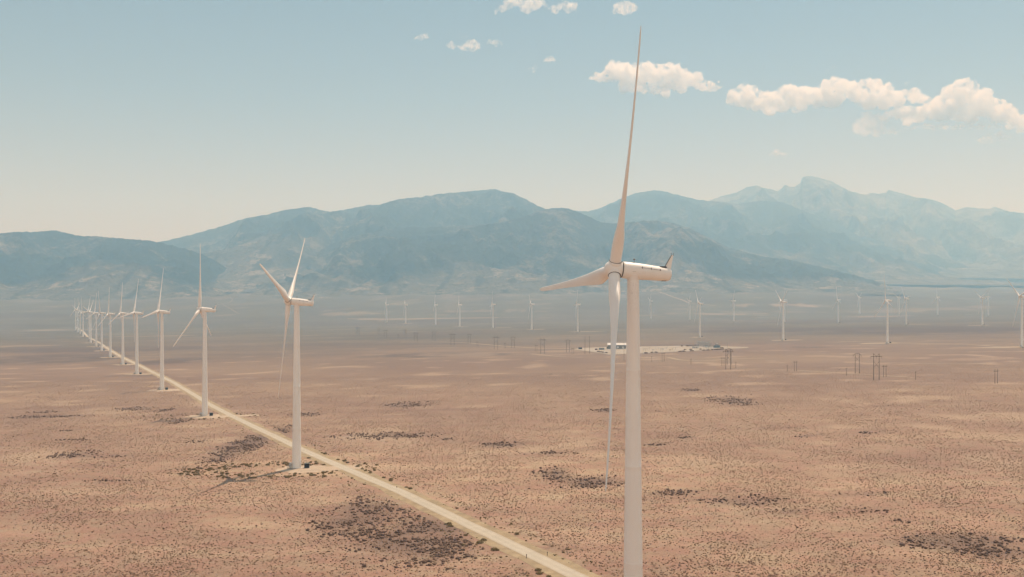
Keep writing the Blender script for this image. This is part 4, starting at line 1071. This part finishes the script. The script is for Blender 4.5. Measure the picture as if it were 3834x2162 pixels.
stem_me = MB().tube((0, 0, -.1), (.05, .02, .3), .05, .02, 6).tube((0, 0, 0), (-.15, .1, .3), .04, .015, 6).tube((0, 0, 0), (.1, -.16, .28), .04, .015, 6).mesh('stem'); stem_me.materials.append(M['stem'])
def bush(x, y, s, label, group, parts=True):
    o = empty('desert_bush', (x, y, float(gz(x, y)) + .02), random.random() * 6.28); o.scale = (s * random.uniform(.9, 1.2), s * random.uniform(.9, 1.2), s * random.uniform(.8, 1.05))
    f_ = bpy.data.objects.new('foliage', random.choice(bush_me)); COL.objects.link(f_); f_.parent = o
    s_ = bpy.data.objects.new('stem', stem_me); COL.objects.link(s_); s_.parent = o
    return tag(o, label, 'bush', group)
rs = np.random.default_rng(5); cnt = 0
LB_ROAD_R = 'olive bush on the far verge of the gravel road near the bottom edge'
LB_ROAD_L = 'olive bush on the near left verge of the gravel road'
LB_PAD = 'olive bush on the sandy ground around the second turbine base'
LB_PAD3 = 'small olive bush around the third turbine base'
# verge rows close to the camera
rp = np.array(road[:6]); seg_ = np.r_[0, np.cumsum(np.hypot(*np.diff(rp, axis=0).T))]
for i in range(150):
    s = seg_[1] * .5 + (seg_[-1] - seg_[1] * .5) * rs.random() ** 1.6
    px_, py_ = np.interp(s, seg_, rp[:, 0]), np.interp(s, seg_, rp[:, 1])
    k = min(np.searchsorted(seg_, s), len(seg_) - 1); d_ = rp[k] - rp[k - 1]; d_ = d_ / np.hypot(*d_); nrm = np.array([d_[1], -d_[0]])
    if noise2(s / 14.0, 0.3 + (i % 2) * 7, 3) < -.12: continue
    sd_ = 1 if i % 2 else -1; off = sd_ * (5.4 + abs(rs.normal()) * 1.7)
    bush(px_ + nrm[0] * off, py_ + nrm[1] * off, .9 + .9 * rs.random(), LB_ROAD_R if sd_ > 0 else LB_ROAD_L, 'olive bushes along the road verges'); cnt += 1
for i in range(260):
    a_ = rs.random() * 2 * PI; r_ = .55 + .5 * rs.random()
    px_ = t2x - 6 + math.cos(a_) * 46 * r_; py_ = t2y - 6 + math.sin(a_) * 25 * r_
    if road_dist(px_, py_) < 5.5 or ell(px_, py_, t2x + 8, t2y - 4, 17, 11) < 1 or cnt > 255: continue
    if noise2(px_ / 9, py_ / 9, 8) < -.2: continue
    bush(px_, py_, .85 + .8 * rs.random(), LB_PAD, 'olive bushes around the second turbine base'); cnt += 1
for i in range(60):
    a_ = rs.random() * 2 * PI; r_ = .6 + .45 * rs.random()
    px_ = t3x - 4 + math.cos(a_) * 46 * r_; py_ = t3y - 6 + math.sin(a_) * 24 * r_
    if road_dist(px_, py_) < 5.5 or ell(px_, py_, t3x + 8, t3y - 4, 18, 12) < 1 or cnt > 292: continue
    bush(px_, py_, .8 + .7 * rs.random(), LB_PAD3, 'olive bushes around the third turbine base'); cnt += 1

# dark shrubs along the yard edges (one by one)
yb = [g14(*p) for p in ((190, 690), (455, 682), (545, 682), (635, 680), (725, 678), (895, 652), (1055, 650), (90, 985), (270, 972), (350, 890), (660, 878), (720, 950), (1190, 862), (1380, 918), (1600, 905), (1820, 890), (1990, 880), (2070, 872), (2155, 872), (2265, 862), (2330, 790), (2380, 855))]
yb += [(2240 + 6 * k, 1319 + .9 * k) for k in (0, 2, 3, 5)] + [(2418, 1324), (2441, 1322.5), (2456, 1321.5)]
ybm = []
for s in (11, 12):
    me = bush_mesh(s); me.materials.append(M['darkscrub']); ybm.append(me)
for i, (u, v) in enumerate(yb):
    x, y = hit(u, v)
    o = empty('desert_bush', (x, y, float(gz(x, y)) + .25), i * 1.3); o.scale = (4.2 + (i % 3), 4.2 + (i % 3), 3.4)
    f_ = bpy.data.objects.new('foliage', ybm[i % 2]); COL.objects.link(f_); f_.parent = o
    tag(o, 'dark bush on the back edge of the gravel yard by the control house' if i < 7 else 'dark bush on the front edge of the gravel yard', 'bush', 'dark bushes edging the gravel yard')

# marker posts at the road
for i, (u, v, hpx, lb) in enumerate([(1400 + 1621 / 2.8375, 1650 + 1258 / 2.8375, 16, 'thin dark marker post on the near left side of the road'), (1400 + 1842 / 2.8375, 1650 + 1230 / 2.8375, 15, 'thin dark marker post across the road from the other near one'), (1400 + 244 / 2.8375, 1650 + 512 / 2.8375, 9, 'thin dark marker post farther up the right side of the road')]):
    x, y = hit(u, v); h = hpx * mpp(y)
    o = empty('marker_post', (x, y, float(gz(x, y))))
    MB().box((0, 0, h / 2 - .2), (.16, .16, h + .4), bev=.02).build('post', M['post'], o)
    MB().box((0, -.1, h - .18), (.26, .05, .3)).build('plate', M['rail'], o)
    tag(o, lb, 'post', 'marker posts along the road')

# ------------------------------------------------------------------ sun and sky
EL, AZ = math.radians(62.5), math.radians(25)
sv = Vector((math.sin(AZ) * math.cos(EL), math.cos(AZ) * math.cos(EL), math.sin(EL)))
sun = bpy.data.lights.new('sun', 'SUN'); sun.energy = 4.9; sun.angle = math.radians(0.35); sun.color = (1.0, 0.855, 0.69)
so = bpy.data.objects.new('sun', sun); COL.objects.link(so); so.rotation_euler = sv.to_track_quat('Z', 'Y').to_euler(); so.location = (0, 0, 500)

w = bpy.data.worlds.new('World'); sc.world = w; w.use_nodes = True
nt = w.node_tree; bg = nt.nodes['Background']
sky = nt.nodes.new('ShaderNodeTexSky'); sky.sky_type = 'NISHITA'; sky.sun_disc = False
sky.sun_elevation = EL; sky.sun_rotation = AZ; sky.altitude = 1800; sky.air_density = 1.0; sky.dust_density = 1.2; sky.ozone_density = 1.0
hs = nt.nodes.new('ShaderNodeHueSaturation'); hs.inputs['Saturation'].default_value = 0.86
nt.links.new(sky.outputs[0], hs.inputs['Color'])
tint = mixc(nt, 1.0, hs.outputs[0], (1.0, 0.96, 0.87), 'MULTIPLY')
# sky tint by height; overhead, out of view, extra brightness is added as fill
sz = nt.nodes.new('ShaderNodeSeparateXYZ'); nt.links.new(nt.nodes.new('ShaderNodeTexCoord').outputs['Generated'], sz.inputs[0])
low = ramp(nt, [(0.06, (1.16, 0.84, 0.74)), (0.14, (1.02, 0.79, 0.73)), (0.22, (0.80, 0.75, 0.73)), (0.34, (0.64, 0.69, 0.685)), (0.44, (0.78, 0.76, 0.76))]); nt.links.new(sz.outputs[2], low.inputs[0])
tint = mixc(nt, 1.0, mixc(nt, 1.0, tint, low.outputs[0], 'MULTIPLY'), (1.28, 1.28, 1.28), 'MULTIPLY')
# added unseen fill for tower fronts: bright noise patches behind the drone
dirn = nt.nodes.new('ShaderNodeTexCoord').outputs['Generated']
fill_noise = N(nt, 'ShaderNodeTexNoise', Scale=2.6, Detail=6, Roughness=0.6); nt.links.new(dirn, fill_noise.inputs['Vector'])
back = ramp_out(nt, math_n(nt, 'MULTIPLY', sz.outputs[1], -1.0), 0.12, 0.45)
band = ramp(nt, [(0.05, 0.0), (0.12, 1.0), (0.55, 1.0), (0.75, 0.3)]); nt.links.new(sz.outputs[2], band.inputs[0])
fill_mask = math_n(nt, 'MULTIPLY', math_n(nt, 'MULTIPLY', back, band.outputs[0]), ramp_out(nt, fill_noise.outputs['Fac'], 0.38, 0.55))
overhead_fade = ramp(nt, [(0.42, (1, 1, 1)), (0.68, (0.0, 0.0, 0.0))]); nt.links.new(sz.outputs[2], overhead_fade.inputs[0])
overhead_fill = mixc(nt, 1.0, tint, (2.0, 1.7, 1.35), 'MULTIPLY')
nt.links.new(mixc(nt, fill_mask, mixc(nt, overhead_fade.outputs[0], overhead_fill, tint), (11.5, 10.4, 8.9)), bg.inputs['Color'])
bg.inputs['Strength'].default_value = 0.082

# haze: a closed box of thin air round the camera and the land
def haze():
    m = bpy.data.materials.new('haze'); m.use_nodes = True; n = m.node_tree; n.nodes.clear()
    out = n.nodes.new('ShaderNodeOutputMaterial'); pv = n.nodes.new('ShaderNodeVolumePrincipled')
    pv.inputs['Color'].default_value = (0.34, 0.665, 1.0, 1); pv.inputs['Absorption Color'].default_value = (1, 1, 1, 1); pv.inputs['Density'].default_value = 1.18e-4; pv.inputs['Anisotropy'].default_value = 0.25
    n.links.new(pv.outputs[0], out.inputs['Volume'])
    X0, X1, Y0, Y1 = -14500, 14500, -1200, 20500
    lo, hi = float(ZZ.min()) - 60, 2520.0
    b = MB().box(((X0 + X1) / 2, (Y0 + Y1) / 2, (lo + hi) / 2), (X1 - X0, Y1 - Y0, hi - lo))
    o = b.build('haze', m); tag(o, 'thin blue haze lying over the valley and mountains', kind='stuff')
haze()

# ------------------------------------------------------------------ clouds
def cloud_mat(name, dens, scale=0.0042, lo=0.40, hi=0.60):
    m = bpy.data.materials.new(name); m.use_nodes = True; n = m.node_tree; n.nodes.clear()
    out = n.nodes.new('ShaderNodeOutputMaterial'); v_ = n.nodes.new('ShaderNodeVolumeScatter')
    v_.inputs['Color'].default_value = (1.0, 0.98, 0.94, 1); v_.inputs['Anisotropy'].default_value = 0.3
    f = pos_noise(n, scale, 6, 0.62)
    n.links.new(math_n(n, 'MULTIPLY', ramp_out(n, f, lo, hi), dens), v_.inputs['Density'])
    n.links.new(v_.outputs[0], out.inputs['Volume'])
    try: m.cycles.volume_step_rate = 0.2
    except Exception: pass
    return m
CM = {'thick': cloud_mat('cumulus', 0.013, 0.0062, 0.42, 0.60), 'thin': cloud_mat('wispy_cloud', 0.0065, 0.008, .42, .62), 'faint': cloud_mat('faint_wisp', 0.0050, 0.006, .42, .64)}
tex = bpy.data.textures.new('cloud_lumps', 'CLOUDS'); tex.noise_scale = 260; tex.noise_depth = 5; tex.noise_basis = 'IMPROVED_PERLIN'
tex2 = bpy.data.textures.new('cloud_curls', 'CLOUDS'); tex2.noise_scale = 110; tex2.noise_depth = 5
CD = 23000.0
def cloud(name, prof, vbase, mat, label, seed, n_per=1.0, thick=.8):
    """prof: skyline (u, v); vbase: list of (u, v) for the base"""
    r_ = np.random.default_rng(seed); pu = [p[0] for p in prof]; pv = [p[1] for p in prof]
    bu = [p[0] for p in vbase]; bv = [p[1] for p in vbase]
    V = []; F_ = []
    _b = bmesh.new(); bmesh.ops.create_icosphere(_b, subdivisions=2, radius=1.0); sv_ = np.array([q.co[:] for q in _b.verts]); _b.verts.index_update(); sf_ = np.array([[q.index for q in f.verts] for f in _b.faces]); _b.free()
    u_ = pu[0]; ctr = []
    while u_ < pu[-1]:
        top = np.interp(u_, pu, pv); bas = np.interp(u_, bu, bv); hgt = max(bas - top, 3)
        r = max(min(hgt * .42, 34), 2.5)
        nn = max(1, int(hgt / r * 1.1 * n_per))
        for k in range(nn):
            rr = r * r_.uniform(.6, 1.0); vv = r_.uniform(top + rr * .95, max(bas - rr * .55, top + rr * .96))
            ctr.append((u_ + r_.uniform(-.4, .4) * r, vv, rr, r_.normal() * thick * 30))
        ctr.append((u_, top + r * .5, r * .5, r_.normal() * 12))
        u_ += r * .55
    px = CD / F
    for (a, b_, rr, dp) in ctr:
        c = np.array([(a - U0) * px, CD + dp * px, (VH - b_) * px])
        k = len(V); V += list(sv_ * rr * px * np.array([1, 1.2, .92]) + c); F_ += list(sf_ + k)
    V = np.array(V); c0 = V.mean(0)
    me = np_mesh('cloud', V - c0, None, np.array(F_))
    o = mesh_obj('cloud', me, CM[mat]); o.location = c0
    rm = o.modifiers.new('merge', 'REMESH'); rm.mode = 'VOXEL'; rm.voxel_size = 20
    d1 = o.modifiers.new('lumps', 'DISPLACE'); d1.texture = tex; d1.texture_coords = 'GLOBAL'; d1.strength = 170 if mat == 'thick' else 120; d1.mid_level = .52
    d2 = o.modifiers.new('curls', 'DISPLACE'); d2.texture = tex2; d2.texture_coords = 'GLOBAL'; d2.strength = 110; d2.mid_level = .5
    return tag(o, label, 'cloud', 'white clouds in the sky')
a15 = lambda x, y: (1500 + x / 1.9815, y / 1.9815)
a26 = lambda x, y: (2600 + x / 2.0875, 150 + y / 2.0875)
L_ = lambda f_, *pts: [f_(*p) for p in pts]
cloud('c', L_(a15, (1390, 585), (1440, 545), (1500, 540), (1520, 490), (1570, 440), (1640, 455), (1700, 470), (1800, 465), (1900, 470), (2000, 462), (2070, 470), (2120, 530), (2190, 545), (2250, 590), (2330, 612), (2385, 645)),
      L_(a15, (1390, 600), (1520, 605), (1600, 610), (1720, 690), (1980, 690), (2100, 665), (2300, 672), (2385, 660)), 'thick', 'bright cumulus cloud crossed by the nearest turbine blade', 1)
cloud('c', L_(a26, (290, 460), (310, 370), (380, 345), (470, 365), (540, 400), (650, 385), (750, 330), (830, 350), (880, 370), (980, 360), (1010, 300), (1140, 285), (1240, 325), (1340, 300), (1430, 335), (1520, 335), (1580, 390), (1640, 375), (1720, 410), (1790, 425), (1850, 470)),
      L_(a26, (290, 490), (380, 540), (620, 550), (860, 545), (1000, 515), (1300, 530), (1400, 545), (1700, 520), (1850, 500)), 'thick', 'long lumpy cumulus bank at the right, its left half', 2)
cloud('c', L_(a26, (1480, 570), (1600, 520), (1700, 520), (1800, 500), (1880, 450), (1960, 390), (2040, 310), (2110, 285), (2190, 320), (2240, 380), (2300, 430), (2420, 470), (2470, 540), (2576, 580), (2700, 600), (2900, 640)),
      L_(a26, (1480, 620), (1700, 640), (2000, 630), (2200, 645), (2400, 640), (2600, 720), (2900, 720)), 'thick', 'towering cumulus with a peaked top at the right edge', 3)
cloud('c', L_(a15, (700, 75), (760, 30), (780, -20), (900, -40), (1040, -20), (1060, 20), (1110, 45), (1160, 25), (1220, 8), (1260, 8), (1310, 50)), L_(a15, (700, 95), (800, 50), (880, 45), (930, 90), (1000, 70), (1080, 50), (1150, 90), (1210, 50), (1260, 95), (1310, 85)), 'thin', 'ragged cloud cut by the top edge', 4, 1.3, .5)
cloud('c', L_(a15, (1580, 60), (1600, 15), (1680, 8), (1740, 25), (1780, 50)), L_(a15, (1580, 70), (1620, 100), (1680, 108), (1740, 75), (1780, 62)), 'thin', 'small round cloud near the top edge', 5, 1.6, .5)
cloud('c', L_(a15, (95, 290), (130, 265), (165, 245), (200, 258), (220, 290)), L_(a15, (95, 297), (150, 297), (190, 285), (220, 294)), 'thin', 'small arched cloud, leftmost in the sky', 6, 1.5, .4)
cloud('c', L_(a15, (340, 330), (375, 298), (410, 330), (440, 340), (490, 312), (530, 290), (575, 300), (592, 350)), L_(a15, (340, 340), (400, 360), (500, 372), (592, 368)), 'thin', 'two humped small cloud right of the leftmost one', 7, 1.6, .4)
cloud('c', L_(a15, (400, 268), (460, 262), (500, 275), (550, 285)), L_(a15, (400, 274), (470, 285), (550, 293)), 'faint', 'thin wisp just above the two humped cloud', 8)
cloud('c', L_(a15, (640, 318), (700, 298), (755, 312)), L_(a15, (640, 335), (700, 335), (755, 322)), 'faint', 'faint wisp right of the two humped cloud', 9)
cloud('c', L_(a15, (1065, 455), (1090, 425), (1120, 418), (1150, 445)), L_(a15, (1065, 465), (1110, 472), (1150, 462)), 'thin', 'tiny puff of cloud left of the blade crossed cumulus', 10, 1.3, .3)
cloud('c', L_(a15, (920, 500), (960, 512), (1000, 488), (1020, 510)), L_(a15, (920, 512), (960, 525), (1000, 520), (1020, 518)), 'faint', 'faint curl of cloud below the tiny puff', 11)
cloud('c', L_(a26, (1250, 690), (1300, 570), (1380, 555), (1450, 575), (1480, 670), (1540, 680), (1620, 715)), L_(a26, (1250, 720), (1330, 740), (1480, 740), (1620, 735)), 'faint', 'pale ragged cloud under the long cumulus bank', 12, 1.2, .5)
cloud('c', L_(a26, (1640, 690), (1760, 660), (1860, 650), (1980, 655), (2100, 650), (2300, 670), (2440, 660)), L_(a26, (1640, 700), (1800, 690), (2000, 695), (2300, 690), (2440, 690)), 'thin', 'thin pale streak beneath the towering cumulus', 13, 1.3)
cloud('c', L_(a26, (2215, 775), (2290, 735), (2370, 712), (2440, 745), (2480, 765)), L_(a26, (2215, 785), (2300, 800), (2400, 790), (2480, 778)), 'faint', 'pale low cloud under the towering cumulus at the right', 14, 1.1, .5)
cloud('c', L_(a26, (580, 895), (635, 855), (680, 880), (748, 890)), L_(a26, (580, 905), (660, 908), (748, 903)), 'faint', 'small pale cloud lowest in the sky above the far peak', 15)
cloud('c', L_(a26, (1030, 235), (1060, 215), (1095, 220)), L_(a26, (1030, 245), (1095, 232)), 'faint', 'tiny wisp above the middle of the long cumulus bank', 16)
cloud('c', L_(a26, (618, 145), (635, 135), (655, 145)), L_(a26, (618, 152), (655, 152)), 'faint', 'tiny speck of cloud high between the two large cumulus', 17)
cloud('c', L_(a26, (1620, 340), (1660, 325), (1710, 338)), L_(a26, (1620, 346), (1710, 346)), 'faint', 'tiny wisp left of the towering cumulus top', 18)

# ------------------------------------------------------------------ camera and render
cam = bpy.data.cameras.new('camera'); co = bpy.data.objects.new('camera', cam); COL.objects.link(co)
co.location = (0, 0, 0); co.rotation_euler = (PI / 2, 0, 0)
cam.sensor_width = 36; cam.sensor_fit = 'HORIZONTAL'; cam.lens = 36 * F / 3834
cam.shift_y = (VH - 1081) / 3834
cam.clip_start = 0.5; cam.clip_end = 80000
sc.camera = co
sc.render.engine = 'CYCLES'
cy = sc.cycles
cy.max_bounces = 26; cy.diffuse_bounces = 3; cy.glossy_bounces = 2; cy.transmission_bounces = 2; cy.volume_bounces = 24; cy.transparent_max_bounces = 16
cy.use_denoising = True
cy.use_adaptive_sampling = True; cy.adaptive_threshold = 0.012
sc.view_settings.view_transform = 'Standard'; sc.view_settings.look = 'None'; sc.view_settings.gamma = 1.0; sc.view_settings.use_curve_mapping = False
sc.view_settings.exposure = 0.0
print('objects', len(bpy.data.objects))
